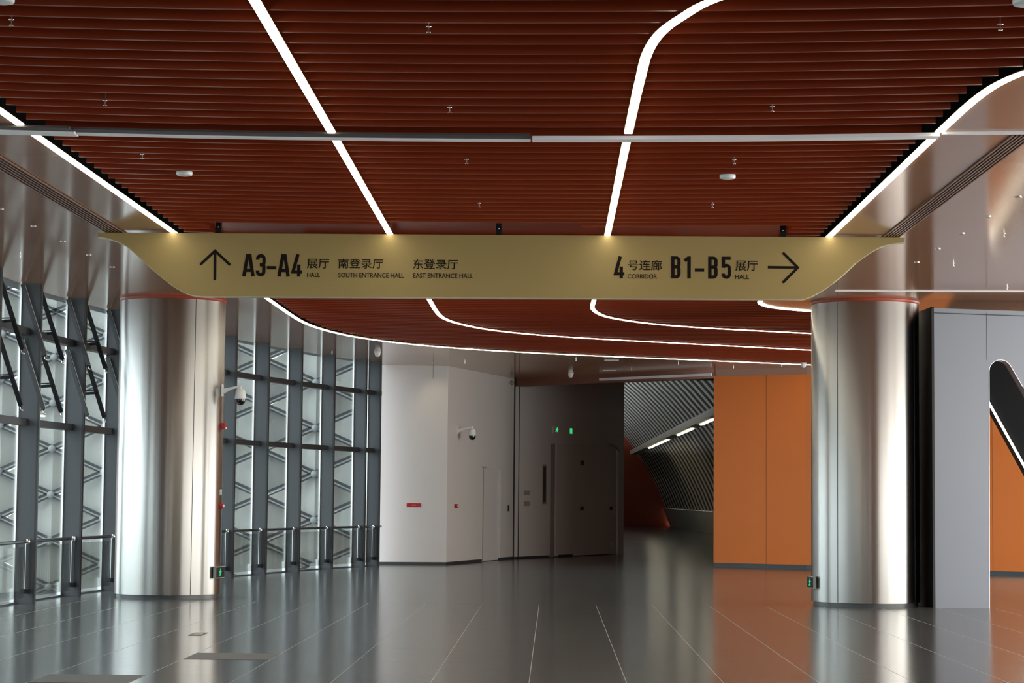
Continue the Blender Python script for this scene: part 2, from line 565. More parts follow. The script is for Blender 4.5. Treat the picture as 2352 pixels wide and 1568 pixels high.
# ------------------------------------------------------------------ LED strips
def strip(path, label, gap=None, w=0.062):
    P = [Vector((x, y, 0)) for x, y in path]
    c = min(P, key=lambda p: abs(p.y - 24) + abs(p.x) * .01)
    root = thing('led_strip_light', label, 'light strip', (c.x, c.y, ZC), 'light strips in the ceiling')
    def run(Q, z0, z1, ww):
        mb = MB()
        L_, R_ = [], []
        for i, p in enumerate(Q):
            t = (Q[min(i + 1, len(Q) - 1)] - Q[max(i - 1, 0)]).normalized()
            n = Vector((-t.y, t.x, 0)) * ww / 2
            L_.append(p + n); R_.append(p - n)
        for i in range(len(Q) - 1):
            for z, flip in ((z0, True), (z1, False)):
                q = [R_[i], R_[i + 1], L_[i + 1], L_[i]]
                q = [(a.x, a.y, z) for a in q]
                mb.quad(q[::-1] if flip else q)
            for S, fl in ((R_, False), (L_, True)):
                q = [(S[i].x, S[i].y, z0), (S[i + 1].x, S[i + 1].y, z0), (S[i + 1].x, S[i + 1].y, z1), (S[i].x, S[i].y, z1)]
                mb.quad(q[::-1] if fl else q)
        return mb
    def cut(Q, ya, yb):
        """split where the path passes the curtain rail"""
        segs, cur = [], [Q[0]]
        for a, b in zip(Q[:-1], Q[1:]):
            hits = sorted([( (yy - a.y) / (b.y - a.y)) for yy in (ya, yb) if (a.y - yy) * (b.y - yy) < 0])
            pts = [a.lerp(b, h) for h in hits]
            for p in pts:
                cur.append(p)
                segs.append(cur)
                cur = [p]
            cur.append(b)
        segs.append(cur)
        return segs
    segs = cut(P, *gap) if gap else [P]
    keep = [s for s in segs if not (gap and all(gap[0] - 1e-4 <= p.y <= gap[1] + 1e-4 for p in s))]
    for s in keep:
        obj('diffuser', run(s, ZC - 0.012, ZC - 0.002, w), M['led'], root)
        obj('flange', run(s, ZC - 0.002, ZC - 0.0003, w + 0.014), M['gold_edge'], root)
    return root
strip(LED1s, 'outermost ceiling light strip, edging the wood slats on the glazed wall side', (17.20, 17.57))
strip(LED2s, 'straight ceiling light strip that runs to the sign above the south entrance hall lettering', (17.49, 17.84))
strip(LED3s, 'ceiling light strip bending overhead, reaching the sign above the corridor number', (17.44, 17.75))
strip(LED4s, 'ceiling light strip that edges the wood slats beside the warm metal soffit', (17.32, 17.50))

# ------------------------------------------------------------------ fire curtain rails
def rail_y(x):
    return 17.72 - 0.031 * x - 0.020 * x * x + 0.03
def curtain_rail(x0, x1, y_front, wd, z, label, slot=True):
    n = max(1, int((x1 - x0) / 0.5))
    root = thing('fire_curtain_rail', label, 'curtain rail', ((x0 + x1) / 2, rail_y((x0 + x1) / 2), z), 'fire curtain rails across the ceiling')
    def sweep(d0, d1, z0, z1):
        mb = MB()
        xs = [x0 + (x1 - x0) * k / n for k in range(n + 1)]
        for a, b in zip(xs[:-1], xs[1:]):
            ya, yb = y_front(a), y_front(b)
            k = len(mb.v)
            for px, py in ((a, ya), (b, yb)):
                mb.v += [(px, py + d0, z0), (px, py + d1, z0), (px, py + d1, z1), (px, py + d0, z1)]
            for q in ((0, 1, 5, 4), (1, 2, 6, 5), (2, 3, 7, 6), (3, 0, 4, 7)):
                mb.f.append(tuple(k + i for i in q)); mb.s.append(False)
            if a == xs[0]:
                mb.f.append((k, k + 3, k + 2, k + 1)); mb.s.append(False)
            if b == xs[-1]:
                mb.f.append((k + 4, k + 5, k + 6, k + 7)); mb.s.append(False)
        return mb
    obj('bottom_bar', sweep(0, wd, z, z + 0.03), M['rail_white'], root)
    if slot:
        obj('slot_cover', sweep(-0.17, -0.002, z + 0.012, z + 0.03), M['rail_slot'], root)
    return root
yf = lambda x: 17.66 - 0.028 * x - 0.019 * x * x
curtain_rail(-6.6, -3.99, lambda x: yf(x) - 0.04, 0.17, ZC - 0.035, 'white curtain rail segment crossing the soffit near the glazed wall')
curtain_rail(-3.98, -0.21, lambda x: yf(x) + 0.02, 0.09, ZC - 0.03, 'white curtain rail segment with a grey slot, crossing two light strips')
curtain_rail(-0.195, 3.14, lambda x: yf(x) - 0.06, 0.15, ZC - 0.035, 'white curtain rail segment crossing the wood between the bent strip and the warm soffit', False)
curtain_rail(3.16, 7.0, lambda x: yf(3.15) - 0.06 - 0.08 * (x - 3.15), 0.05, ZC - 0.02, 'thin white curtain rail line across the warm metal soffit', False)
curtain_rail(4.05, 9.0, lambda x: 30.7 - 0.05 * (x - 4.1), 0.07, ZC - 0.012, 'thin pale curtain line across the warm soffit above the steel column', False)

# ------------------------------------------------------------------ linear air diffusers
def air_diffuser(x, ya, yb, w, label):
    root = thing('linear_air_diffuser', label, 'air diffuser', (x, (ya + yb) / 2, ZC), 'linear air diffusers')
    mb = MB().box(x - w / 2, x + w / 2, ya, yb, ZC - 0.004, ZC - 0.001)
    obj('slot', mb, M['diffuser_slot'], root)
    for k in range(6):
        xx = x - w / 2 + w * k / 5
        obj('blade', MB().box(xx - 0.007, xx + 0.007, ya, yb, ZC - 0.016, ZC - 0.004), M['diffuser_metal'], root)
air_diffuser(-5.07, 17.78, 24.9, 0.20, 'dark slotted air diffuser in the soffit beside the glazed wall')
air_diffuser(3.84, 17.42, 25.2, 0.17, 'bronze slotted air diffuser in the warm soffit near the sign tip')

# ------------------------------------------------------------------ curtain wall
def on_curve(s_y):
    for a, b in zip(WALL_CURVE[:-1], WALL_CURVE[1:]):
        if a[1] <= s_y <= b[1]:
            t = (s_y - a[1]) / (b[1] - a[1])
            return Vector((a[0] + (b[0] - a[0]) * t, s_y, 0))
def curve_dir(s_y):
    d = on_curve(min(s_y + 0.5, 48.6)) - on_curve(s_y - 0.5)
    return d.normalized()
FIN_Y = [-12, -8, -4, 0, 4, 7.9, 10.4, 12.9, 15.4, 17.7, 19.9, 22.0, 24.1, 26.2, 28.35, 30.58, 32.90, 34.84, 36.75, 38.65, 40.56, 42.31, 44.08, 45.80, 47.36, 48.06]
FD, FT = 0.31, 0.06
TR_Z = [2.60, 3.90]
def normal_in(y):
    d = curve_dir(y)
    return Vector((d.y, -d.x, 0))
win_no = 0
fin_inner = {}
for i, y in enumerate(FIN_Y):
    p = on_curve(y)
    d, n = curve_dir(y), normal_in(y)
    win_no += 1
    w = thing('window_%d' % win_no, None, None, (p.x, p.y, 0), kind='structure')
    nxt = on_curve(FIN_Y[i + 1]) if i + 1 < len(FIN_Y) else Vector((-3.97, 48.7, 0))
    back = len(FIN_Y) - 1 - i
    NTH = ('last narrow', 'second', 'third', 'fourth', 'fifth', 'sixth', 'seventh', 'eighth', 'ninth', 'tenth', 'eleventh')
    if back == 0:
        tag(w, 'narrow last glazed bay of the window wall touching the white block', 'window', 'bays of the glazed wall')
    elif back < 11:
        tag(w, 'tall glazed bay with a grey fin, %s counted from the white block' % NTH[back], 'window', 'bays of the glazed wall')
    else:
        tag(w, 'tall glazed bay with a grey fin, nearer than the stay arms', 'window', 'nearer bays of the glazed wall')
    obj('fin', MB().obox(p - d * FT / 2, d * FT, n * (FD - 0.03), (0, 0, ZC)), M['fin'], w)
    obj('fin_edge', MB().obox(p - d * (FT / 2 + 0.004) + n * (FD - 0.03), d * (FT + 0.008), n * 0.03, (0, 0, ZC)), M['fin_edge'], w)
    obj('glazing_bar', MB().obox(p - d * (FT / 2 + 0.035) - n * 0.003, d * 0.035, n * 0.024, (0, 0, ZC)), M['silver'], w)
    obj('bar_shoe', MB().obox(p - d * (FT / 2 + 0.075) - n * 0.03, d * 0.04, n * 0.06, (0, 0, 0.22)), M['silver'], w)
    seg = nxt - p
    L = seg.length
    e = seg / L
    m_ = Vector((e.y, -e.x, 0))
    # pane, with one vertex column so the curved bays follow the wall
    obj('pane', MB().obox(p + e * FT / 2, e * (L - FT), m_ * 0.012, (0, 0, ZC)), M['glass'], w)
    te = 0.22 if i == len(FIN_Y) - 1 else 0.0
    for z in TR_Z:
        obj('transom', MB().obox(p + e * FT / 2 + m_ * 0.01 + Vector((0, 0, z - 0.05)), e * (L - FT - te), m_ * 0.14, (0, 0, 0.10)), M['fin_edge'], w)
    obj('sill', MB().obox(p - m_ * 0.05 + Vector((0, 0, -0.02)), seg, m_ * 0.10, (0, 0, 0.045)), M['fin'], w)

# stay arms that hold the top lights open, two rows over three bays
def opener(y_a, y_b, z_top, label, row):
    root_p = on_curve((y_a + y_b) / 2)
    root = thing('window_opener', label, 'window opener', (root_p.x, root_p.y, z_top), 'open top light stays, %s row' % row)
    for fr, light in ((0.36, False), (0.945, True)):
        y = y_a + (y_b - y_a) * fr
        p, n, d = on_curve(y), normal_in(y), curve_dir(y)
        top = p + n * 0.05 + Vector((0, 0, z_top))
        bot = p + n * 0.40 + Vector((0, 0, z_top - 1.02))
        a = obj('stay_arm', MB().bar(top, bot, 0.06, 0.055), M['black' if not light else 'fin_edge'], root)
        obj('end_hook', MB().tube([bot, bot + Vector((0, 0, -0.05)), bot + n * 0.03 + Vector((0, 0, -0.07))], 0.012, 8), M['chrome'], a)
        if light:
            obj('edge_strip', MB().bar(top + n * 0.03, bot + n * 0.03, 0.012, 0.012), M['silver'], a)
        else:
            m_ = top.lerp(bot, 0.62)
            obj('chain_arm', MB().bar(m_ - d * 0.02, m_ - n * 0.30 - d * 0.02 - Vector((0, 0, 0.02)), 0.04, 0.04).bar(m_ - d * 0.02 + Vector((0, 0, 0.04)), m_ - n * 0.2 - d * 0.02 + Vector((0, 0, 0.03)), 0.015, 0.015), M['black'], root)
            obj('bracket', MB().obox(top - d * 0.035 - n * 0.02, d * 0.07, n * 0.05, (0, 0, 0.07)), M['black'], root)
bays = [(28.35, 30.58, 'at the photo edge'), (30.58, 32.90, 'middle of three bays'), (32.90, 34.84, 'bay beside the steel column')]
for ya, yb, where in bays:
    opener(ya, yb, 3.80, 'pair of black stay arms under the upper transom, ' + where, 'lower')
for ya, yb, where in bays:
    opener(ya, yb, 4.58, 'pair of black stay arms just under the soffit, ' + where, 'upper')

# guard rail along the glass
rail_root = thing('guard_rail', 'metal and glass guard rail along the foot of the glazed wall', 'guard rail', (-7.5, 30, 0))
path = []
y = 8.0
while y < 48.2:
    path.append(on_curve(y) + normal_in(y) * 0.19 + Vector((0, 0, 0.89)))
    y += 0.6
path.append(on_curve(48.45) + normal_in(48.4) * 0.17 + Vector((0, 0, 0.89)))
obj('handrail', MB().tube(path, 0.026, 12), M['rail_metal'], rail_root)
posts_y = [v for v in FIN_Y if v > 20]
for y in posts_y:
    yy = y - 0.09
    p, n, d = on_curve(yy), normal_in(yy), curve_dir(yy)
    q = p + n * 0.215
    po = obj('post', MB().obox(q - d * 0.012 - n * 0.035 + Vector((0, 0, 0.18)), d * 0.02, n * 0.009, (0, 0, 0.69)), M['silver'], rail_root)
    obj('clip', MB().tube([q + Vector((0, 0, 0.85)), q + Vector((0, 0, 0.925))], 0.032, 12), M['chrome'], po)
    obj('foot', MB().obox(q - d * 0.03 - n * 0.035 + Vector((0, 0, 0.15)), d * 0.075, n * 0.07, (0, 0, 0.07)), M['black'], po)
    obj('post_back', MB().obox(q - d * 0.012 - n * 0.026 + Vector((0, 0, 0.18)), d * 0.02, n * 0.05, (0, 0, 0.69)), M['fin_edge'], po)
for ya, yb in zip(posts_y[:-1], posts_y[1:]):
    a, b = ya - 0.0 + 0.06, yb - 0.14
    pa, pb = on_curve(a) + normal_in(a) * 0.19, on_curve(b) + normal_in(b) * 0.19
    e = pb - pa
    m_ = Vector((e.y, -e.x, 0)).normalized()
    obj('glass_panel', MB().obox(pa + Vector((0, 0, 0.10)), e, m_ * 0.012, (0, 0, 0.72)), M['rail_glass'], rail_root)

# ------------------------------------------------------------------ facade across the courtyard: folded diamonds and crossing bars
FY, FX0, FDX, FZ0, FDZ = 60.0, -8.06, 1.4625, 1.528, 1.27
fac = thing('wall_outside', 'pale folded facade with crossing dark bars seen through the glazed wall', 'facade', (-12, FY, -1.2), kind='structure')
mb = MB()
PUSH = 0.85
cols = range(-16, 4)
for c in cols:
    x = FX0 + FDX * c
    odd = c % 2
    for r in range(-4, 9):
        z = FZ0 + FDZ * (r + 0.5 + 0.5 * odd)
        top, bot = Vector((x, FY - PUSH, z + FDZ / 2)), Vector((x, FY - PUSH, z - FDZ / 2))
        lf, rt = Vector((x - FDX, FY, z)), Vector((x + FDX, FY, z))
        mb.quad([top, lf, bot]); mb.quad([top, bot, rt])
obj('panel', mb, M['facade'], fac)
z_lo, z_hi = -3.5, 13.0
def zig(c0, up):
    """a bar climbing across the columns, following the folds"""
    return [(c, FZ0 + FDZ * (0.5 * (c - c0) * (1 if up else -1))) for c in cols]
for up in (True, False):
    for c0 in range(-40, 24, 2):
        pts = [(c, z) for c, z in zig(c0, up) if z_lo < z < z_hi]
        if len(pts) < 2:
            continue
        md, mt = MB(), MB()
        # bars run just proud of the panels, node to node
        P = [Vector((FX0 + FDX * c, FY - PUSH - 0.10, z)) for c, z in pts]
        for a, b in zip(P[:-1], P[1:]):
            md.bar(a + Vector((0, 0, 0.06)), b + Vector((0, 0, 0.06)), 0.06, 0.075)
            md.bar(a - Vector((0, 0, 0.05)), b - Vector((0, 0, 0.05)), 0.06, 0.045)
            mt.bar(a + Vector((0, -0.01, 0)), b + Vector((0, -0.01, 0)), 0.04, 0.036)
        br = obj('diagonal_bar', md, M['facade_bar'], fac)
        obj('pale_tube', mt, M['facade_tube'], br)
nn = 0
for c in cols:
    for r in range(-4, 9):
        z = FZ0 + FDZ * (r + 0.5 * (c % 2))
        x = FX0 + FDX * c
        if not (-17.5 < x < -4.5 and -2 < z < 6.5):
            continue
        obj('node_disc', MB().lathe((x, FY - PUSH - 0.16, z), [(0, -0.03), (0.10, -0.03), (0.10, 0.04)], 20, (0, 1, 0)), M['facade_tube'], fac)

# ------------------------------------------------------------------ unseen upper outer walls and roof (added to block sky light above the soffit)
mb = MB()
for a, b in zip(WALL_CURVE[:-1], WALL_CURVE[1:]):
    e = Vector((b[0] - a[0], b[1] - a[1], 0))
    m_ = Vector((e.y, -e.x, 0)).normalized()
    mb.obox(Vector((a[0], a[1], ZC)) - m_ * 0.3, e, m_ * 0.28, (0, 0, 23))  # made tall and dark so the facade's right-facing folds fall into shade
struct('wall_left', mb, M['fin'], 'unseen dark outer wall above the glazed bays, shaped to shade the facade', 'wall')
mb = MB().box(-9.5, XR + 1, YB, 125, 27.5, 27.8)
struct('roof', mb, M['plenum'], 'unseen roof slab over the hall, added to block the sky', 'roof')
mb = MB().box(XR, XR + 0.3, YB, 44, 4.62, 27.5).box(XR, XR + 0.3, 48, 121, -0.1, 27.5).box(XR, XR + 0.3, 44, 48, 4.62, 27.5)
mb.box(XR, XR + 0.3, YB, 9, -0.1, 4.62)
for y in (15, 21, 27, 34, 41):
    mb.box(XR, XR + 0.25, y, y + 0.25, 0, 4.62)
struct('wall_right', mb, M['white_wall'], 'outer wall on the daylit side of the hall with wide glazed openings', 'wall')
mb = MB().box(-7.72, XR, YB - 0.3, YB, 4.3, 27.5).box(-7.72, XR, YB - 0.3, YB, -0.1, 0.1)
for xa, xb_ in ((-7.72, -3.5), (-0.9, 4.0), (6.6, XR)):
    mb.box(xa, xb_, YB - 0.3, YB, 0.1, 4.3)
struct('wall_rear', mb, M['white_wall'], 'rear wall of the hall with tall openings', 'wall')

# ------------------------------------------------------------------ white walls at the far end
def frame_of(a, b):
    a3, b3 = Vector((*a, 0)), Vector((*b, 0))
    e = (b3 - a3)
    L = e.length
    e = e / L
    return a3, e, Vector((e.y, -e.x, 0)), L          # origin, along, into the hall, length
def wall_piece(mb, fr, s0, s1, z0, z1, out=0.0, depth=0.2):
    o, e, n, L = fr
    mb.obox(o + e * s0 + n * (out - depth) + Vector((0, 0, z0)), e * (s1 - s0), n * depth, (0, 0, z1 - z0))
fA, fB, fC = frame_of(A, B), frame_of(B, C_), frame_of(C_, D)
mb = MB()
wall_piece(mb, fA, 0, fA[3] + 0.0, 0.07, ZC)
wall_piece(mb, (Vector((*A, 0)), Vector((0, 1, 0)), Vector((-1, 0, 0)), 1), 0.30, 6, -0.3, ZC)
wall_front = struct('wall_front', mb, M['white_wall'], 'white wall block facing the hall beside the glazed wall, red plaque on it', 'wall')
mb = MB()
wall_piece(mb, fA, 1.215, 1.222, ZC - 0.30, ZC, 0.002, 0.01)
obj('panel_joint', mb, M['joint'], wall_front)
mb = MB()
wall_piece(mb, fA, 0.0, fA[3], 0.0, 0.072, -0.015, 0.15)
struct('baseboard_front', mb, M['skirt'], 'dark recessed skirting under the white wall block', 'skirting')
# side wall with a flush door in a shallow recess
D0, D1, DZ = 2.80, 4.27, 2.28
mb = MB()
wall_piece(mb, fB, 0.0, D0, 0.07, ZC)
wall_piece(mb, fB, D0, D1, DZ, ZC)
wall_piece(mb, fB, D1, fB[3] - 0.02, 0.07, ZC)
struct('wall_side', mb, M['white_wall'], 'white side wall with a flush door, running back from the block corner', 'wall')
mb = MB()
wall_piece(mb, fB, 0.0, D0, 0.0, 0.072, -0.015, 0.15)
wall_piece(mb, fB, D1, fB[3], 0.0, 0.072, -0.015, 0.15)
struct('baseboard_side', mb, M['skirt'], 'dark skirting under the white side wall', 'skirting')
mb = MB()
wall_piece(mb, fB, D0, D1, 0.012, DZ, -0.06, 0.05)
d1 = struct('door_1', mb, M['door'], 'narrow white flush door in the side wall', 'door')
mb = MB()
wall_piece(mb, fB, D0 - 0.04, D0 + 0.02, 0.0, DZ, 0.006, 0.06)
wall_piece(mb, fB, D0 - 0.12, D0 + 0.25, DZ, DZ + 0.035, 0.006, 0.03)
obj('door_frame', mb, M['grey_plate'], d1)
mb = MB()
wall_piece(mb, fB, D0 + 0.02, D0 + 0.05, 0.0, DZ - 0.01, -0.008, 0.03)
obj('door_gap', mb, M['joint'], d1)
mb = MB()
wall_piece(mb, fB, 4.87, 4.93, 1.22, 1.37, 0.03, 0.03)
tag(obj('pull_handle', mb, M['joint'], None), 'small dark pull on the white side wall beside the black joint', 'handle')
# black joint at the corner and thin second line
mb = MB()
wall_piece(mb, fB, fB[3] - 0.05, fB[3] + 0.03, 0.0, ZC, 0.012, 0.05)
struct('trim_1', mb, M['joint'], 'black vertical expansion joint between the two white walls', 'joint')
mb = MB()
wall_piece(mb, fC, 0.235, 0.275, 0.0, 4.45, 0.003, 0.02)
struct('trim_2', mb, M['joint'], 'thin dark joint just behind the black one on the shaded wall', 'joint')
# back wall with the wide door
E0, E1, E2, EZ = 2.02, 2.48, 6.15, 3.0
mb = MB()
wall_piece(mb, fC, 0.0, E0, 0.06, 5.4, 0, 0.35)
wall_piece(mb, fC, E0, E2, EZ, 5.4, 0, 0.35)
wall_piece(mb, fC, E2, fC[3], 0.0, 5.4, 0, 0.35)
struct('wall_back', mb, M['white_wall'], 'shaded white wall with the exit sign, beside the vaulted passage', 'wall')
mb = MB()
wall_piece(mb, fC, 0.0, E0, 0.0, 0.062, -0.015, 0.15)
struct('baseboard_back', mb, M['skirt'], 'dark skirting under the shaded white wall', 'skirting')
mb = MB()
wall_piece(mb, fC, E1, E2, 0.02, EZ, -0.05, 0.06)
d2 = struct('door_2', mb, M['door'], 'wide white double door under the exit sign', 'door')
mb = MB()
wall_piece(mb, fC, E0, E1, 0.0, EZ, -0.12, 0.06)
tag(obj('door_jamb', mb, M['grey_plate'], d2), 'recessed greyish jamb strip')
mb = MB()
wall_piece(mb, fC, 2.6, 3.43, -0.0, 0.06, -0.04, 0.03)
obj('threshold_gap', mb, M['joint'], d2)
for s, z, w, h in ((3.93, 2.52, 0.10, 0.13), (3.93, 1.29, 0.09, 0.10)):
    mb = MB()
    wall_piece(mb, fC, s - w / 2, s + w / 2, z - h / 2, z + h / 2, 0.01, 0.05)
    obj('door_lock', mb, M['joint'], d2)
mb = MB()
wall_piece(mb, fC, 5.70, 5.78, 1.25, 1.34, 0.01, 0.05)
obj('door_lock', mb, M['joint'], d2)
mb = MB()
wall_piece(mb, fC, 5.81, 5.86, 0.22, 0.33, -0.03, 0.02)
obj('floor_bolt', mb, M['silver'], d2)
mb = MB()
o_, e_, n_, L_ = fC
pts = [o_ + e_ * (5.55 + 0.62 * k / 6) + n_ * 0.02 + Vector((0, 0, EZ + 0.06 - 0.16 * (k / 6) ** 2.2)) for k in range(7)]
mb.tube(pts, 0.03, 8)
obj('closer_arm', mb, M['grey_plate'], d2)
# inset panel and switch plates
mb = MB()
wall_piece(mb, fC, 1.57, 1.80, 1.40, 2.44, 0.004, 0.004)
o = tag(obj('inset_panel', mb, M['grey_plate']), 'tall narrow grey inset panel beside the wide white door', 'panel')
mb = MB()
wall_piece(mb, fC, 1.61, 1.76, 1.45, 2.39, 0.006, 0.002)
obj('recess', mb, M['skirt'], o)
for z, lab in ((1.69, 'upper of two square switch plates beside the black joint'), (1.41, 'lower of two square switch plates beside the black joint')):
    mb = MB()
    wall_piece(mb, fC, 0.57, 0.85, z - 0.06, z + 0.06, 0.015, 0.015)
    o = tag(obj('switch_plate', mb, M['grey_plate']), lab, 'switch', 'switch plates')
    mb = MB()
    wall_piece(mb, fC, 0.64, 0.78, z - 0.035, z + 0.035, 0.02, 0.006)
    obj('rocker', mb, M['grey_plate'], o)

# unseen shell and slab, added behind the white walls to stop light leaks
mb = MB().box(-3.99, 1.9, 49.5, 62, -0.3, -0.015)
struct('floor', mb, M['plenum'], 'unseen dark slab added behind the white walls to stop light leaks', 'floor')
mb = MB().box(-4.0, -3.8, 55.1, 63, -0.1, 27.5).box(-4.0, 1.7, 62.0, 62.3, -0.1, 27.5).box(-4.0, -3.8, 49.4, 55.2, ZC, 27.5)
wall_piece(mb, fC, 0.1, fC[3], 5.35, 27.0, -0.1, 0.2)
struct('wall_light_block', mb, M['plenum'], 'unseen shell added behind the white walls to block sky light', 'wall')

# ------------------------------------------------------------------ orange wall
def facing_left(a, b):
    return frame_of(a, b)
fO1, fO2 = frame_of(O1, O2), frame_of(O2, O3)
mb = MB()
for fr in (fO1, fO2):
    wall_piece(mb, fr, 0, fr[3], 0.10, 4.44)
ow = struct('wall_orange', mb, M['orange'], 'orange panelled wall behind the steel column and the portal', 'wall')
mb = MB()
for fr, s in ((fO1, 1.348), (fO2, 1.3), (fO2, 4.58)):
    wall_piece(mb, fr, s - 0.006, s + 0.006, 0.10, 4.44, 0.002, 0.01)
obj('panel_joint', mb, M['orange_joint'], ow)
mb = MB()
for fr in (fO1, fO2):
    wall_piece(mb, fr, 0, fr[3], 0.0, 0.102, -0.02, 0.15)
struct('baseboard_orange', mb, M['skirt'], 'dark skirting under the orange wall', 'skirting')
mb = MB()
for fr in (fO1, fO2):
    wall_piece(mb, fr, 0, fr[3], 4.44, ZC, -0.04, 0.15)  # added strip; its brown stands in for the wall's reflection in the soffit
struct('trim_3', mb, M['header'], 'added brown strip along the head of the orange wall, toned like the soffit reflection', 'trim')
# end return of the orange wall into the passage
mb = MB().prism([(3.80, 50.1), (4.0, 50.1), (4.9, 57.0), (4.5, 57.0)], (0, 0, 0), (1, 0, 0), (0, 1, 0), (0, 0, 12))
struct('wall_return', mb, M['orange'], 'orange wall end turning into the passage', 'wall')

# header with its curtain rail above the passage
fH = frame_of(C_, O1)
mb = MB()
wall_piece(mb, fH, 0.05, fH[3], 4.40, ZC, 0.0, 0.3)
wall_piece(mb, fH, 0.05, fH[3], ZC, 12.0, -0.1, 0.2)
struct('trim_4', mb, M['header'], 'brown header over the opening to the vaulted passage', 'header')
hr = thing('fire_curtain_rail', 'pale metal curtain rail on the header of the vaulted passage', 'curtain rail', (2.5, 51.3, 4.46), 'fire curtain rails across the ceiling')
mb = MB()
wall_piece(mb, fH, 3.0, fH[3] - 0.05, 4.455, 4.515, 0.06, 0.055)
obj('bottom_bar', mb, M['rail_white'], hr)
mb = MB()
wall_piece(mb, fH, 3.9, 3.94, 4.43, 4.455, 0.05, 0.04)
wall_piece(mb, fH, 3.0, fH[3] - 0.05, 4.515, 4.53, 0.03, 0.02)
obj('rail_bracket', mb, M['header'], hr)

# ------------------------------------------------------------------ vaulted passage beyond
R_V, PH0 = 13.0, radians(20)
def vault_x(y):
    return 6.3 + (119 - y) * 0.03
def vault_pt(y, ph, dr=0.0):
    return Vector((vault_x(y) - R_V * (cos(PH0) - cos(ph)) + dr * cos(ph), y, 1.0 + R_V * (sin(ph) - sin(PH0)) + dr * sin(ph)))
mb = MB()
phs = [PH0 + radians(62) * k / 16 for k in range(17)]
for ya, yb in ((51.5, 85), (85, 120)):
    for a, b in zip(phs[:-1], phs[1:]):
        mb.quad([vault_pt(ya, a, 0.03), vault_pt(yb, a, 0.03), vault_pt(yb, b, 0.03), vault_pt(ya, b, 0.03)], True)
struct('ceiling', mb, M['plenum'], 'black shell of the vaulted passage behind its ribs', 'ceiling')
vr = thing('rib_vault', 'pale curved ribs of the vaulted passage', 'vault', (7, 90, 1.0), kind='structure')
yr = 52.35
while yr < 119.3:
    mb = MB()
    for a, b in zip(phs[:-1], phs[1:]):
        pa, pb = vault_pt(yr, a), vault_pt(yr, b)
        qa, qb = vault_pt(yr, a, 0.025), vault_pt(yr, b, 0.025)
        w = Vector((0, 0.85, 0))
        mb.quad([pa, pa + w, pb + w, pb]); mb.quad([pa, pb, qb, qa]); mb.quad([pa + w, qa + w, qb + w, pb + w])
    obj('rib', mb, M['rib'], vr)
    yr += 1.55
# plinth
mb = MB()
for ya, yb in ((54, 86), (86, 119.4)):
    n = len(mb.v)
    for yy in (ya, yb):
        x = vault_x(yy)
        mb.v += [(x + 0.25, yy, 0), (x + 2, yy, 0), (x + 2, yy, 1.0), (x - 0.15, yy, 1.0)]
    for q in ((0, 3, 7, 4), (3, 2, 6, 7), (0, 1, 2, 3), (4, 7, 6, 5)):
        mb.f.append(tuple(n + i for i in q)); mb.s.append(False)
struct('trim_5', mb, M['rib'], 'pale leaning plinth under the vault ribs', 'plinth')
mb = MB().box(-3, 9, 119.6, 119.9, 0, 12)
struct('wall_end', mb, M['red_wall'], 'dark red end wall of the vaulted passage', 'wall')
mb = MB().box(1.7, 2.0, 60.4, 119.6, 0, 5.6).box(1.7, 2.0, 60.4, 119.6, 6.25, 12)  # unseen slit between the boxes, added to let sky light onto the ribs
struct('wall_passage', mb, M['white_wall'], 'side wall of the vaulted passage with an added daylight slit', 'wall')
# light beam
ba, bb = Vector((4.42, 118.5, 4.06)), Vector((4.82, 58, 4.10))
lb = thing('light_beam', 'grey beam with three lamps crossing the ribbed vault', 'light beam', tuple(ba.lerp(bb, 0.5)))
obj('beam', MB().bar(ba, bb, 0.36, 0.24), M['rib'], lb)
for ya, yb in ((101.5, 86.5), (80.5, 72.8), (69.0, 64.2)):
    t0, t1 = (118.5 - ya) / 60.5, (118.5 - yb) / 60.5
    obj('lamp', MB().bar(ba.lerp(bb, t0) + Vector((0.02, 0, -0.14)), ba.lerp(bb, t1) + Vector((0.02, 0, -0.14)), 0.09, 0.04), M['led_far'], lb)

# ------------------------------------------------------------------ grey portal wall
PY = 32.0
PX0 = 5.69
PZ = 4.47
def portal_outline():
    P = [(PX0, 0), (6.50, 0), (6.517, 3.39)]
    # rounded head of the opening
    for k in range(0, 9):
        a = pi - k / 8 * radians(152)
        P.append((6.69 + 0.173 * cos(a), 3.53 + 0.173 * sin(a)))
    P += [(7.023, 3.30), (8.81, 0), (9.75, 0), (9.75, PZ - 0.10), (PX0, PZ)]
    return P
PU = (1, 0.035, 0)
PO = (0, PY - 0.035 * PX0, 0)
mb = MB().prism(portal_outline(), PO, PU, (0, 0, 1), (0, 0.30, 0))
pw = struct('wall_portal', mb, M['pier'], 'pale grey metal portal wall with a slanted opening beside the steel column', 'wall')
mb = MB().ribbon(portal_outline()[1:13], 0.008, (0, PO[1] - 0.004, 0), PU, (0, 0, 1), (0, 0.02, 0))
obj('opening_edge', mb, M['silver'], pw)
mb = MB().box(6.485, 6.489, PY + 0.022, PY + 0.03, 3.7, 4.40)
obj('panel_joint', mb, M['joint'], pw)
mb = MB().prism([(PX0, PZ - 0.08), (9.75, PZ - 0.18), (9.75, PZ - 0.165), (PX0, PZ - 0.065)], (0, PO[1] - 0.003, 0), PU, (0, 0, 1), (0, 0.01, 0))
obj('head_joint', mb, M['skirt'], pw)
mb = MB().prism([(5.66, 32.0), (PX0, 32.0), (PX0, 33.3), (5.60, 33.3), (5.60, 33.1)], (0, 0, 0), (1, 0, 0), (0, 1, 0), (0, 0, PZ + 0.02))
obj('black_post', mb, M['black'], pw)
mb = MB().box(5.655, PX0, 31.98, 32.0, 0, PZ)
obj('post_edge', mb, M['fin_edge'], pw)
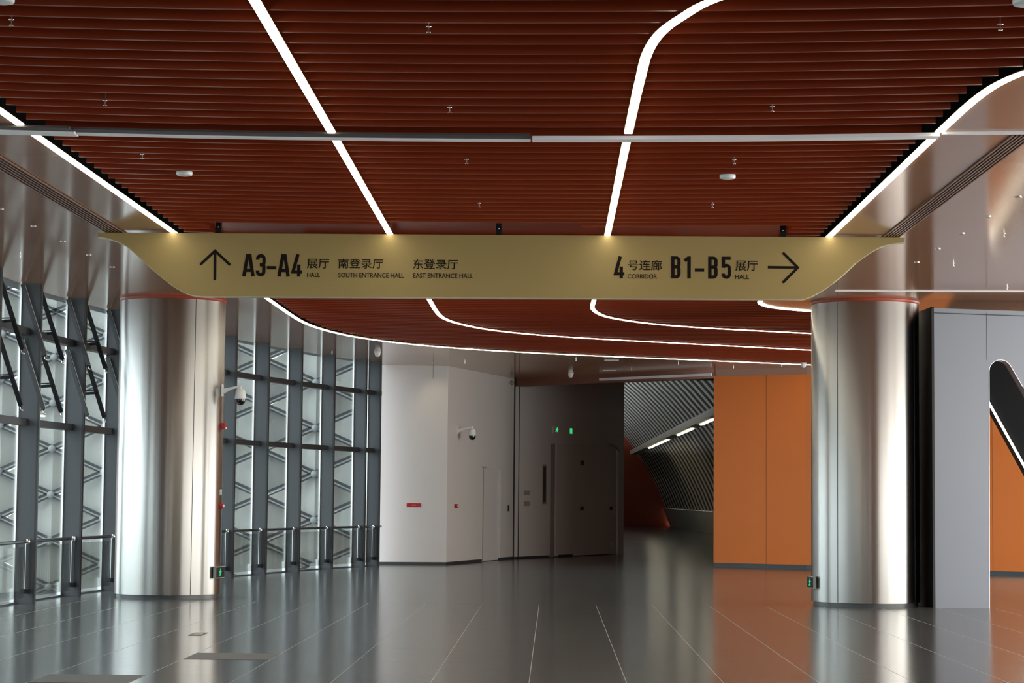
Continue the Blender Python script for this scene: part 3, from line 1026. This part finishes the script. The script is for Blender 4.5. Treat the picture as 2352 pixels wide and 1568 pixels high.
# black slanted mass beyond with a lit lower edge
dl = [(7.221, 3.249), (7.787, 2.209)]
sl = (dl[1][1] - dl[0][1]) / (dl[1][0] - dl[0][0])
xb, xt = dl[0][0] - 3.249 / sl, dl[0][0] + (4.6 - 3.249) / sl
mb = MB().prism([(xb, 0.0), (9.9, 0.0), (8.6, ZC - 0.01), (xt, ZC - 0.01)], (0, 35.5, 0), (1, 0, 0), (0, 0, 1), (0, 0.5, 0))
struct('wall_slanted', mb, M['black'], 'black slanted wall seen through the portal opening', 'wall')
root = thing('led_strip_light', 'slanting light strip on the edge of the black wall inside the portal', 'light strip', (xb, 35.47, 0), 'light strips in the portal')
dv = Vector((xt - xb, 0, ZC)).normalized()
x34 = xb + 3.4 / sl
obj('diffuser', MB().bar(Vector((xb - 0.03, 35.48, 0.05)), Vector((x34 - 0.03, 35.48, 3.4)), 0.03, 0.042, (0, 1, 0)), M['led'], root)
obj('housing', MB().bar(Vector((xb - 0.015, 35.51, 0.05)), Vector((x34 - 0.015, 35.51, 3.4)), 0.03, 0.05, (0, 1, 0)), M['black'], root)

# ------------------------------------------------------------------ steel columns
def steel_column(cx, cy, r, seams, label):
    root = thing('steel_column', label, 'column', (cx, cy, 0), 'brushed steel columns', 'thing')
    obj('plinth', MB().lathe((cx, cy, 0), [(r - 0.03, 0.0), (r - 0.03, 0.065)], 96), M['skirt'], root)
    sh = obj('shaft', MB().lathe((cx, cy, 0), [(r - 0.03, 0.06), (r - 0.004, 0.06), (r, 0.066), (r, ZC - 0.045), (r - 0.03, ZC - 0.045)], 160), M['steel'], root)
    for a in seams:                                     # u = offset / radius seen from the front
        th = -pi / 2 + math.asin(a)
        p = Vector((cx + r * cos(th), cy + r * sin(th), 0))
        t = Vector((-sin(th), cos(th), 0))
        n = Vector((cos(th), sin(th), 0))
        obj('panel_joint', MB().obox(p - t * 0.005 - n * 0.01 + Vector((0, 0, 0.068)), t * 0.010, n * 0.0115, (0, 0, ZC - 0.115)), M['joint'], root)
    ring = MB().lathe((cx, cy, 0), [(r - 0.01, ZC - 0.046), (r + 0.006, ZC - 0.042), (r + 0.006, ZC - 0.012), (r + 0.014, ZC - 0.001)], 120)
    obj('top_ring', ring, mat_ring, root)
    return root
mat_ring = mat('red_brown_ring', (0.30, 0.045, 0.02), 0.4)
CL = (-5.935, 33.0, 0.813)
CR = (4.748, 32.62, 0.813)
steel_column(*CL, [0.575], 'brushed steel column under the sign end with the up arrow, dome camera on its side')
steel_column(*CR, [-0.62, 0.83], 'brushed steel column under the sign end with the sideways arrow, beside the black post')

# ------------------------------------------------------------------ hanging direction sign
SY = 24.26
sign = thing('hanging_sign', 'long gold direction sign with curved pointed ends hanging from the ceiling', 'sign', (-0.6, SY, 3.86))
outl = [(-5.249, 4.578), (-5.247, 4.520), (-5.17, 4.512), (-5.099, 4.498), (-5.03, 4.478), (-4.967, 4.450), (-4.90, 4.410), (-4.84, 4.364), (-4.75, 4.283), (-4.666, 4.203),
        (-4.59, 4.138), (-4.513, 4.075), (-4.425, 4.006), (-4.34, 3.946), (-4.26, 3.902), (-4.188, 3.874), (-4.11, 3.858), (-4.03, 3.853),
        (2.80, 3.866), (2.86, 3.874), (2.924, 3.899), (2.99, 3.932), (3.053, 3.968), (3.115, 4.009), (3.177, 4.054), (3.242, 4.105), (3.306, 4.160), (3.43, 4.280),
        (3.52, 4.350), (3.621, 4.421), (3.703, 4.468), (3.775, 4.494), (3.851, 4.510), (3.92, 4.520), (3.985, 4.526), (3.985, 4.580), (-4.332, 4.578)]
mb = MB().prism(outl, (0, SY, 0), (1, 0, 0), (0, 0, 1), (0, 0.12, 0))
obj('board', mb, M['gold'], sign)
mb = MB().ribbon(outl[1:35], 0.012, (0, SY - 0.002, 0), (1, 0, 0), (0, 0, 1), (0, 0.124, 0))
tag(obj('lower_edge', mb, M['gold_edge'], sign), 'pale rounded lower edge')
for x in (-3.868, -0.645, 2.609):
    h = obj('hanger', MB().box(x - 0.032, x + 0.032, SY + 0.03, SY + 0.09, 4.57, 5.0), M['black'], sign)
    obj('bolt', MB().lathe((x, SY + 0.03, 4.655), [(0, -0.008), (0.010, -0.008), (0.010, 0.002)], 10, (0, 1, 0)), M['chrome'], h)
LY = SY - 0.004
FO, FU, FV, FTH = (0, LY, 0), (1, 0, 0), (0, 0, 1), (0, 0.0045, 0)
def stroke(name, lines, w):
    mb = MB()
    for pts in lines:
        mb.ribbon(pts, w, FO, FU, FV, FTH)
    return obj(name, mb, M['ink'], sign)
def rounded_end(mb, p, r):
    mb.prism([(p[0] + r * cos(2 * pi * k / 14), p[1] + r * sin(2 * pi * k / 14)) for k in range(14)], FO, FU, FV, FTH)
def arrow(tip, tail, wings, w):
    mb = MB()
    mb.ribbon([tail, tip], w, FO, FU, FV, FTH)
    mb.ribbon([wings[0], tip, wings[1]], w, FO, FU, FV, FTH)
    for p in wings:
        rounded_end(mb, p, w / 2)
    return obj('arrow', mb, M['ink'], sign)
arrow((-3.895, 4.375), (-3.892, 4.036), ((-4.055, 4.222), (-3.727, 4.220)), 0.030)
arrow((2.772, 4.228), (2.431, 4.230), ((2.612, 4.388), (2.610, 4.062)), 0.030)

def arc(cx, cy, rx, ry, a0, a1, n=10):
    return [(cx + rx * cos(radians(a0 + (a1 - a0) * k / n)), cy + ry * sin(radians(a0 + (a1 - a0) * k / n))) for k in range(n + 1)]
def glyph(ch):
    """condensed sign letters on a 1-high body, as centre lines of a 0.15 stroke; returns lines, width"""
    s = 0.15
    h = s / 2
    if ch == 'A':
        w = 0.54
        return [[(h - 0.01, 0), (w / 2 - 0.035, 1.0)], [(w - h + 0.01, 0), (w / 2 + 0.035, 1.0)], [(0.14, 0.27), (w - 0.14, 0.27)]], w
    if ch == '3':
        w = 0.43
        r = w / 2 - h
        return [[(h, 0.74)] + arc(w / 2, 1 - h - r, r, r, 180, 0) + [(w - h, 0.66)] + arc(w - h - 0.10, 0.62, 0.10, 0.10, 0, -90, 5) + [(0.17, 0.52)],
                [(0.17, 0.52)] + arc(w - h - 0.10, 0.42, 0.10, 0.10, 90, 0, 5) + [(w - h, h + r)] + arc(w / 2, h + r, r, r, 0, -180) + [(h, 0.27)]], w
    if ch == '-':
        return [[(0.0, 0.39), (0.42, 0.39)]], 0.42
    if ch == '4':
        w = 0.49
        return [[(0.30, 1.0), (h + 0.01, 0.21), (w, 0.21)], [(0.345, 0.0), (0.345, 0.54)]], w
    if ch == 'B':
        w = 0.42
        r = 0.13
        return [[(h, 0), (h, 1)],
                [(h, 1 - h), (w - h - r, 1 - h)] + arc(w - h - r, 1 - h - r, r, r, 90, 0, 6) + [(w - h - 0.005, 0.65)] + arc(w - h - r, 0.635, r, 0.11, 0, -90, 6) + [(h, 0.525)],
                [(h, 0.525), (w - h - r, 0.525)] + arc(w - h - r, 0.41, r, 0.115, 90, 0, 6) + [(w - h, h + r)] + arc(w - h - r, h + r, r, r, 0, -90, 6) + [(h, h)]], w
    if ch == '1':
        w = 0.27
        return [[(w - h, 0), (w - h, 1.0)], [(0.0, 0.80), (w - h - 0.01, 0.94)]], w
    if ch == '5':
        w = 0.42
        r = w / 2 - h
        return [[(w - 0.02, 1 - h), (h, 1 - h), (h, 0.50)], [(h, 0.53), (h + 0.03, 0.56)] + arc(w / 2, 0.60 - r + 0.0, r, r, 110, 0, 8) + [(w - h, h + r)] + arc(w / 2, h + r, r, r, 0, -180) + [(h, 0.24)]], w
def big_text(txt, x0, x1, z0, h):
    total = 0
    gs = []
    for ch in txt:
        L, w = glyph(ch)
        gs.append((L, w))
        total += w
    gap = ((x1 - x0) / h - total) / max(1, len(txt) - 1)
    x = x0
    mb = MB()
    for L, w in gs:
        for pts in L:
            mb.ribbon([(x + a * h, z0 + b * h) for a, b in pts], 0.15 * h, FO, FU, FV, FTH)
        x += (w + gap) * h
    return obj('lettering', mb, M['ink'], sign)
big_text('A3-A4', -3.577, -2.892, 4.084, 0.258)
big_text('4', 0.674, 0.80, 4.090, 0.252)
big_text('B1-B5', 1.331, 2.013, 4.093, 0.255)

def font_text(txt, x0, x1, z0, z1, bold=0.0):
    cu = bpy.data.curves.new('lettering', 'FONT')
    cu.body = txt
    cu.size = 1.0
    cu.resolution_u = 3
    tmp = bpy.data.objects.new('lettering_source', cu)
    COL.objects.link(tmp)
    bpy.context.view_layer.update()
    dg = bpy.context.evaluated_depsgraph_get()
    me = bpy.data.meshes.new_from_object(tmp.evaluated_get(dg))
    vs = [v.co.copy() for v in me.vertices]
    fs = [tuple(p.vertices) for p in me.polygons]
    bpy.data.objects.remove(tmp)
    bpy.data.curves.remove(cu)
    bpy.data.meshes.remove(me)
    ax, bx = min(v.x for v in vs), max(v.x for v in vs)
    ay, by = min(v.y for v in vs), max(v.y for v in vs)
    mb = MB()
    mb.v = [(x0 + (v.x - ax) / (bx - ax) * (x1 - x0), LY, z0 + (v.y - ay) / (by - ay) * (z1 - z0)) for v in vs]
    n = len(mb.v)
    mb.f = fs
    mb.s = [False] * len(fs)
    # give the thin letters a back so that they are solid on the board
    front = list(mb.v)
    mb.v += [(x, y + 0.0042, z) for x, y, z in front]
    mb.f = mb.f + [tuple(n + i for i in reversed(f)) for f in fs]
    # medium weight: the same outline again, a hair to each side and deeper
    for k, (dx, dz) in enumerate(((bold, 0), (-bold, 0), (0, bold), (0, -bold))):
        if bold:
            m0 = len(mb.v)
            mb.v += [(x + dx, y + 0.0004 * (k + 1), z + dz) for x, y, z in front]
            mb.f = mb.f + [tuple(m0 + i for i in f) for f in fs]
    mb.s = [False] * len(mb.f)
    return obj('lettering', mb, M['ink'], sign)
font_text('展厅', -2.836, -2.582, 4.180, 4.290, 0.0013)
font_text('HALL', -2.833, -2.686, 4.080, 4.130, 0.0006)
font_text('南登录厅', -2.477, -1.962, 4.184, 4.294, 0.0013)
font_text('SOUTH ENTRANCE HALL', -2.474, -1.722, 4.079, 4.133, 0.0006)
font_text('东登录厅', -1.620, -1.105, 4.182, 4.294, 0.0013)
font_text('EAST ENTRANCE HALL', -1.616, -0.934, 4.080, 4.133, 0.0006)
font_text('号连廊', 0.838, 1.222, 4.186, 4.300, 0.0013)
font_text('CORRIDOR', 0.834, 1.168, 4.089, 4.141, 0.0006)
font_text('展厅', 2.063, 2.318, 4.188, 4.302, 0.0013)
font_text('HALL', 2.060, 2.218, 4.092, 4.144, 0.0006)

# ------------------------------------------------------------------ small things on the ceiling
def disc_detector(x, y, r, label):
    root = thing('smoke_detector', label, 'smoke detector', (x, y, ZC), 'smoke detectors')
    obj('base', MB().lathe((x, y, 0), [(r * .98, ZC + 0.0165), (r, ZC + 0.015), (r, ZC - 0.008), (r * .93, ZC - 0.018), (r * .7, ZC - 0.022), (0, ZC - 0.023)], 32), M['white_plastic'], root)
    obj('stem', MB().lathe((x, y, 0), [(0.02, ZC + 0.4), (0.02, ZC + 0.01)], 10), M['plenum'], root)
    return root
disc_detector(-3.49, 19.85, 0.075, 'flat round white detector on the wood slats, nearer the glazed wall side')
disc_detector(1.612, 19.84, 0.075, 'flat round white detector on the wood slats between the bent strip and the warm soffit')
disc_detector(2.835, 12.74, 0.085, 'flat round white detector at the top corner of the photo by the bent strip')
disc_detector(-3.40, 12.80, 0.085, 'flat round white detector cut off by the top corner over the wood')
def dome_detector(x, y, label):
    root = thing('dome_detector', label, 'detector', (x, y, ZC), 'white dome detectors on the soffit')
    obj('base', MB().lathe((x, y, 0), [(0.075, ZC), (0.075, ZC - 0.025), (0.06, ZC - 0.03)], 24), M['white_plastic'], root)
    obj('dome', MB().lathe((x, y, 0), [(0.062, ZC - 0.028), (0.06, ZC - 0.06), (0.045, ZC - 0.095), (0.02, ZC - 0.11), (0, ZC - 0.112)], 24), M['white_plastic'], root)
dome_detector(-3.70, 44.6, 'white dome detector on the soffit where the glazed wall meets the white block')
dome_detector(0.41, 51.9, 'white dome detector on the soffit before the passage header')
dome_detector(5.52, 47.2, 'white dome detector on the soffit above the orange wall beside the steel column')

spr = None
def sprinkler(x, y, z, label, group, wood_=True):
    global spr
    if spr is None or group != spr['group']:
        spr = thing('sprinkler', label, 'sprinkler', (x, y, z), group)
        obj('escutcheon', MB().lathe((x, y, 0), [(0.008, z + 0.0), (0.020, z), (0.018, z - 0.004), (0.008, z - 0.006)], 20), M['chrome'], spr)
        obj('stem', MB().lathe((x, y, 0), [(0.005, z + 0.375 if wood_ else z - 0.004), (0.005, z - 0.036)], 10), M['chrome'], spr)
        obj('deflector', MB().lathe((x, y, 0), [(0, z - 0.036), (0.015, z - 0.037), (0.015, z - 0.040), (0, z - 0.041)], 16), M['chrome'], spr)
        return spr
    o = copy_tree(spr)
    o.location = (x, y, z)
    tag(o, label, None, group)
    return o
WB = {'a': 'wood bay by the glazed wall', 'b': 'middle wood bay', 'c': 'wood bay before the warm soffit'}
for x, y, where in ((-3.486, 13.4, WB['a'] + ', topmost'), (-3.474, 16.2, WB['a'] + ', just above the curtain rail'), (-3.687, 18.8, WB['a'] + ', just below the curtain rail'),
                    (-0.824, 13.55, WB['b'] + ', topmost'), (-0.827, 16.42, WB['b'] + ', just above the curtain rail'), (-0.798, 18.98, WB['b'] + ', just below the curtain rail'),
                    (-0.783, 21.85, WB['b'] + ', closest to the sign'), (2.813, 13.4, WB['c'] + ', topmost'), (1.667, 16.3, WB['c'] + ', just above the curtain rail'),
                    (1.594, 18.9, WB['c'] + ', by the flat detector'), (1.617, 21.8, WB['c'] + ', closest to the sign')):
    sprinkler(x, y, ZC + 0.012, 'tiny sprinkler in the ' + where, 'sprinklers in the wood ceiling')
for x, y, where in ((-6.78, 26.8, 'above the stay arms'), (5.057, 23.98, 'right of the sign tip'), (5.061, 27.04, 'between the sign tip and the portal'),
                    (6.374, 30.05, 'in front of the portal head'), (0.482, 46.6, 'between the last light strip and the passage header'),
                    (1.819, 49.8, 'in front of the vaulted passage header'), (2.784, 47.7, 'just past the last light strip before the orange wall'),
                    (5.146, 48.2, 'over the orange wall beside the steel column'), (4.121, 48.9, 'over the seamless part of the orange wall'),
                    (-5.7, 42.4, 'over the glazed bays behind the column'), (-4.7, 45.0, 'near the white block end of the glazed wall'), (-2.0, 47.8, 'over the corner of the white block')):
    sprinkler(x, y, ZC, 'tiny sprinkler on the metal soffit ' + where, 'sprinklers in the metal soffit', False)
dlt = None
def downlight(x, y, label, group):
    global dlt
    if dlt is None:
        dlt = thing('downlight', label, 'downlight', (x, y, ZC), group)
        obj('trim_ring', MB().lathe((x, y, 0), [(0.030, ZC), (0.036, ZC - 0.006), (0.026, ZC - 0.008), (0.020, ZC - 0.002)], 20), M['chrome'], dlt)
        obj('lens', MB().lathe((x, y, 0), [(0.022, ZC - 0.004), (0, ZC - 0.005)], 16), M['white_plastic'], dlt)
        return
    o = copy_tree(dlt)
    o.location = (x, y, ZC)
    tag(o, label, None, group)
ORD = ('first', 'second', 'third', 'fourth', 'fifth')
for k, y in enumerate((28.2, 26.77, 25.33, 23.89, 22.45)):
    downlight(-5.9, y, ORD[k] + ' small round soffit fitting from the steel column, glazed wall side', 'small fittings along the glazed side soffit')
for k, y in enumerate((26.97, 25.49, 24.0, 22.54, 21.06)):
    downlight(4.583, y, ORD[k] + ' small round fitting from the steel column, warm soffit side', 'small fittings along the warm soffit')
for x, y, lab in ((1.269, 46.85, 'short pale slit in the soffit nearer the light strip'), (1.325, 50.7, 'short pale slit in the soffit nearer the passage header')):
    tag(obj('soffit_slit', MB().box(x - 0.16, x + 0.16, y - 0.03, y + 0.03, ZC - 0.008, ZC - 0.001), M['silver'], None, (x, y, ZC)), lab, 'vent')

# ------------------------------------------------------------------ dome cameras
def ptz(base, out, arm, drop, sc, label):
    """pan-tilt camera: wall plate, arm along OUT, drop tube, housing, dome"""
    base, out = Vector(base), Vector(out).normalized()
    side = Vector((-out.y, out.x, 0))
    root = thing('dome_camera', label, 'security camera', tuple(base))
    obj('wall_plate', MB().obox(base - side * 0.05 * sc - Vector((0, 0, 0.09 * sc)), side * 0.10 * sc, out * 0.02 * sc, (0, 0, 0.18 * sc)), M['white_plastic'], root)
    mb = MB()
    e = base + out * arm
    prof = [(0.0, -0.07 * sc), (0.0, 0.02 * sc), (arm, 0.08 * sc), (arm, 0.045 * sc), (arm * 0.55, 0.02 * sc)]
    mb.prism(prof, base - side * 0.022 * sc, out, Vector((0, 0, 1)), side * 0.044 * sc)
    a = obj('arm', mb, M['white_plastic'], root)
    z = base.z + 0.06 * sc
    obj('drop_tube', MB().tube([(e.x, e.y, z + 0.02 * sc), (e.x, e.y, z - drop)], 0.022 * sc, 14), M['white_plastic'], a)
    z1 = z - drop
    obj('housing', MB().lathe((e.x, e.y, 0), [(0, z1 + 0.005), (0.055 * sc, z1), (0.075 * sc, z1 - 0.03 * sc), (0.088 * sc, z1 - 0.135 * sc), (0.088 * sc, z1 - 0.15 * sc), (0, z1 - 0.15 * sc)], 28), M['white_plastic'], root)
    z2 = z1 - 0.15 * sc
    pr = [(0.077 * sc, z2)] + [(0.077 * sc * cos(a_), z2 - 0.02 * sc - 0.077 * sc * sin(a_)) for a_ in [pi / 2 * k / 8 for k in range(9)]]
    obj('dome', MB().lathe((e.x, e.y, 0), pr, 28), M['smoked'], root)
    return root
ptz((CL[0] + CL[2] * 0.985, CL[1] - CL[2] * 0.17 - 0.0, 3.19), (1, -0.1, 0), 0.30, 0.04, 1.0, 'white camera on a bracket arm with a dark dome, fixed to the steel column')
o_, e_, n_, L_ = fB
ptz(o_ + e_ * 0.75 + Vector((0, 0, 3.14)), n_, 0.36, 0.04, 1.05, 'white camera with a dark dome on the white side wall')
o_, e_, n_, L_ = fO2
ptz(o_ + e_ * 4.36 + Vector((0, 0, 2.92)), n_, 0.2, 0.03, 0.8, 'small camera on the orange wall just inside the portal edge')
# corner camera at the head of the side wall
o_, e_, n_, L_ = fB
p = o_ + e_ * 5.0 + n_ * 0.05 + Vector((0, 0, 4.47))
tag(obj('sensor', MB().lathe(p, [(0, -0.05), (0.045, -0.05), (0.05, 0.02), (0, 0.05)], 16, (0.5, -0.5, -0.4)), M['grey_plate'], None, tuple(p)), 'little grey sensor at the head of the white side wall', 'sensor')

# ------------------------------------------------------------------ red fittings and signs
def on_column(col, a_deg):
    a = radians(a_deg)
    n = Vector((cos(a), sin(a), 0))
    return Vector((col[0], col[1], 0)) + n * col[2], n, Vector((-n.y, n.x, 0))
def call_point(z, r, label, square):
    p, n, t = on_column(CL, -7)
    p = p + Vector((0, 0, z))
    root = thing('fire_alarm', label, 'fire alarm', tuple(p), 'red fire fittings on the steel column')
    if square:
        obj('box', MB().obox(p - t * 0.05 - Vector((0, 0, 0.05)), t * 0.10, n * 0.06, (0, 0, 0.10)), M['red'], root)
        obj('strobe', MB().obox(p - t * 0.03 + n * 0.055 - Vector((0, 0, 0.045)), t * 0.06, n * 0.02, (0, 0, 0.03)), M['white_plastic'], root)
    else:
        obj('box', MB().lathe(p, [(0.042, 0), (0.042, 0.05), (0.03, 0.055), (0, 0.055)], 20, n), M['red'], root)
        obj('window', MB().lathe(p, [(0.024, 0.055), (0.022, 0.062), (0, 0.062)], 14, n), M['white_plastic'], root)
call_point(2.64, 0.05, 'red alarm sounder high on the steel column edge under the camera', True)
call_point(1.41, 0.04, 'round red call point on the steel column edge below the white switch', False)
p, n, t = on_column(CL, -7)
p = p + Vector((0, 0, 1.62))
o = tag(obj('switch_plate', MB().obox(p - t * 0.03 - Vector((0, 0, 0.045)), t * 0.06, n * 0.012, (0, 0, 0.09)), M['white_plastic'], None, tuple(p)), 'narrow white switch plate on the steel column edge', 'switch')
obj('rocker', MB().obox(p - t * 0.015 - Vector((0, 0, 0.025)) + n * 0.012, t * 0.03, n * 0.004, (0, 0, 0.05)), M['white_plastic'], o)

def running_figure(mb, o, u, v, t, h):
    """little walking figure from strokes, inside a unit box of height h"""
    def S(pts, w):
        mb.ribbon([(a * h, b * h) for a, b in pts], w * h, o, u, v, t)
    mb.prism([(0.52 * h + 0.10 * h * cos(2 * pi * k / 12), 0.88 * h + 0.10 * h * sin(2 * pi * k / 12)) for k in range(12)], o, u, v, t)
    S([(0.50, 0.76), (0.44, 0.45)], 0.15)
    S([(0.50, 0.72), (0.68, 0.56), (0.84, 0.62)], 0.09)
    S([(0.48, 0.72), (0.26, 0.62), (0.18, 0.46)], 0.09)
    S([(0.44, 0.46), (0.64, 0.30), (0.58, 0.04)], 0.11)
    S([(0.44, 0.46), (0.34, 0.22), (0.08, 0.14)], 0.11)
def exit_box(col, a_deg, z, label, w=0.36, dep=0.045):
    p, n, t = on_column(col, a_deg)
    p = p + Vector((0, 0, z))
    root = thing('exit_sign', label, 'exit sign', tuple(p), 'green exit signs')
    obj('case', MB().obox(p - t * w / 2 - Vector((0, 0, 0.09)) - n * 0.001, t * w, n * (0.001 + dep), (0, 0, 0.18)), M['exit_case'], root)
    f = obj('face', MB().obox(p - t * (w / 2 - 0.012) - Vector((0, 0, 0.078)) + n * dep, t * (w - 0.024), n * 0.004, (0, 0, 0.156)), M['black'], root)
    mb = MB()
    running_figure(mb, p - t * 0.07 - Vector((0, 0, 0.065)) + n * (dep + 0.0035), t, Vector((0, 0, 1)), n * 0.003, 0.13)
    obj('pictogram', mb, M['green'], f)
exit_box(CL, -12, 0.395, 'green lit exit sign low on the steel column with the dome camera')
exit_box(CR, -172, 0.345, 'green lit exit sign low on the steel column beside the orange wall')

# exit sign above the wide door
o_, e_, n_, L_ = fC
p = o_ + e_ * 2.74 + n_ * 0.0 + Vector((0, 0, 3.36))
root = thing('exit_sign', 'small green lit exit sign above the wide white door', 'exit sign', tuple(p), 'green exit signs')
obj('case', MB().obox(p - e_ * 0.62 - Vector((0, 0, 0.10)), e_ * 1.24, n_ * 0.03, (0, 0, 0.20)), M['door'], root)
mb = MB()
running_figure(mb, p - e_ * 0.52 - Vector((0, 0, 0.06)) + n_ * 0.031, e_ * 1.7, Vector((0, 0, 1)), n_ * 0.004, 0.13)
obj('pictogram', mb, M['green'], root)
mb = MB()
o2 = p + e_ * 0.36 + n_ * 0.031 + Vector((0, 0, -0.075))
mb.ribbon([(0.0, 0.0), (0.0, 0.13), (0.10, 0.13), (0.10, 0.0)], 0.03, o2, e_, Vector((0, 0, 1)), n_ * 0.004)
mb.ribbon([(0.05, 0.01), (0.05, 0.11)], 0.02, o2, e_, Vector((0, 0, 1)), n_ * 0.004)
tag(obj('pictogram', mb, M['green'], root), 'green doorway symbol')

# red plaque on the white block and red call point on the side wall
o_, e_, n_, L_ = fA
p = o_ + e_ * 0.805 + Vector((0, 0, 1.376))
root = thing('wall_plaque', 'small red plaque with pale lettering on the white wall block', 'plaque', tuple(p))
obj('plate', MB().obox(p - e_ * 0.165 - Vector((0, 0, 0.045)), e_ * 0.33, n_ * 0.015, (0, 0, 0.09)), M['red'], root)
mb = MB()
for k in range(3):
    mb.obox(p + e_ * (-0.045 + 0.034 * k) + n_ * 0.0155 - Vector((0, 0, 0.012)), e_ * 0.024, n_ * 0.001, (0, 0, 0.024))
obj('lettering', mb, mat('pale_red_print', (0.55, 0.25, 0.23), 0.5), root)
o_, e_, n_, L_ = fB
p = o_ + e_ * 0.65 + Vector((0, 0, 1.36))
root = thing('fire_alarm', 'small red call point on the white side wall near its front corner', 'fire alarm', tuple(p))
obj('box', MB().obox(p - e_ * 0.10 - Vector((0, 0, 0.045)), e_ * 0.20, n_ * 0.04, (0, 0, 0.09)), M['red'], root)
obj('window', MB().obox(p + e_ * 0.0 - Vector((0, 0, 0.02)) + n_ * 0.04, e_ * 0.07, n_ * 0.004, (0, 0, 0.045)), M['white_plastic'], root)

# ------------------------------------------------------------------ floor inserts
def tile_plate(x0, y0, label, n=None):
    o = obj('floor_tile', MB().box(x0 + 0.006, x0 + TILE - 0.006, y0 + 0.006, y0 + TILE - 0.006, 0.0005, 0.003), M['dark_tile'], None, (x0, y0, 0))
    return tag(o, label, 'floor tile', 'dull dark floor tiles')
tile_plate(TILE_X0 - 4 * TILE, 20.72, 'dull dark floor tile, the farther of two in the streaked reflections')
tile_plate(TILE_X0 - 5 * TILE, 18.03, 'dull dark floor tile at the bottom edge of the photo')
for x, y, w, d, lab in ((-4.03, 24.42, 0.15, 0.48, 'small metal floor outlet cover beyond the dull tiles'),):
    o = tag(obj('floor_outlet', MB().box(x - w / 2, x + w / 2, y - d / 2, y + d / 2, 0.0005, 0.004), M['dark_tile'], None, (x, y, 0)), lab, 'floor outlet')
    obj('lid', MB().box(x - w / 2 + 0.03, x + w / 2 - 0.02, y - d / 2 + 0.08, y + d / 2 - 0.1, 0.004, 0.006), M['diffuser_metal'], o)

# recessed wall washer that lights the corner of the white block
o = copy_tree(dlt)
o.location = (-2.75, 48.35, ZC)
tag(o, 'small round fitting in the soffit in front of the white wall block', None, 'wall washers')
sp = bpy.data.lights.new('wall_washer', 'SPOT')
sp.energy = 18
sp.color = (1.0, 0.88, 0.62)
sp.spot_size = radians(75)
sp.spot_blend = 1.0
sp.shadow_soft_size = 0.05
so = bpy.data.objects.new('wall_washer', sp)
COL.objects.link(so)
so.location = (-2.75, 48.35, ZC - 0.03)
so.rotation_euler = (Vector((-2.62, 49.37, 3.45)) - Vector(so.location)).to_track_quat('-Z', 'Y').to_euler()
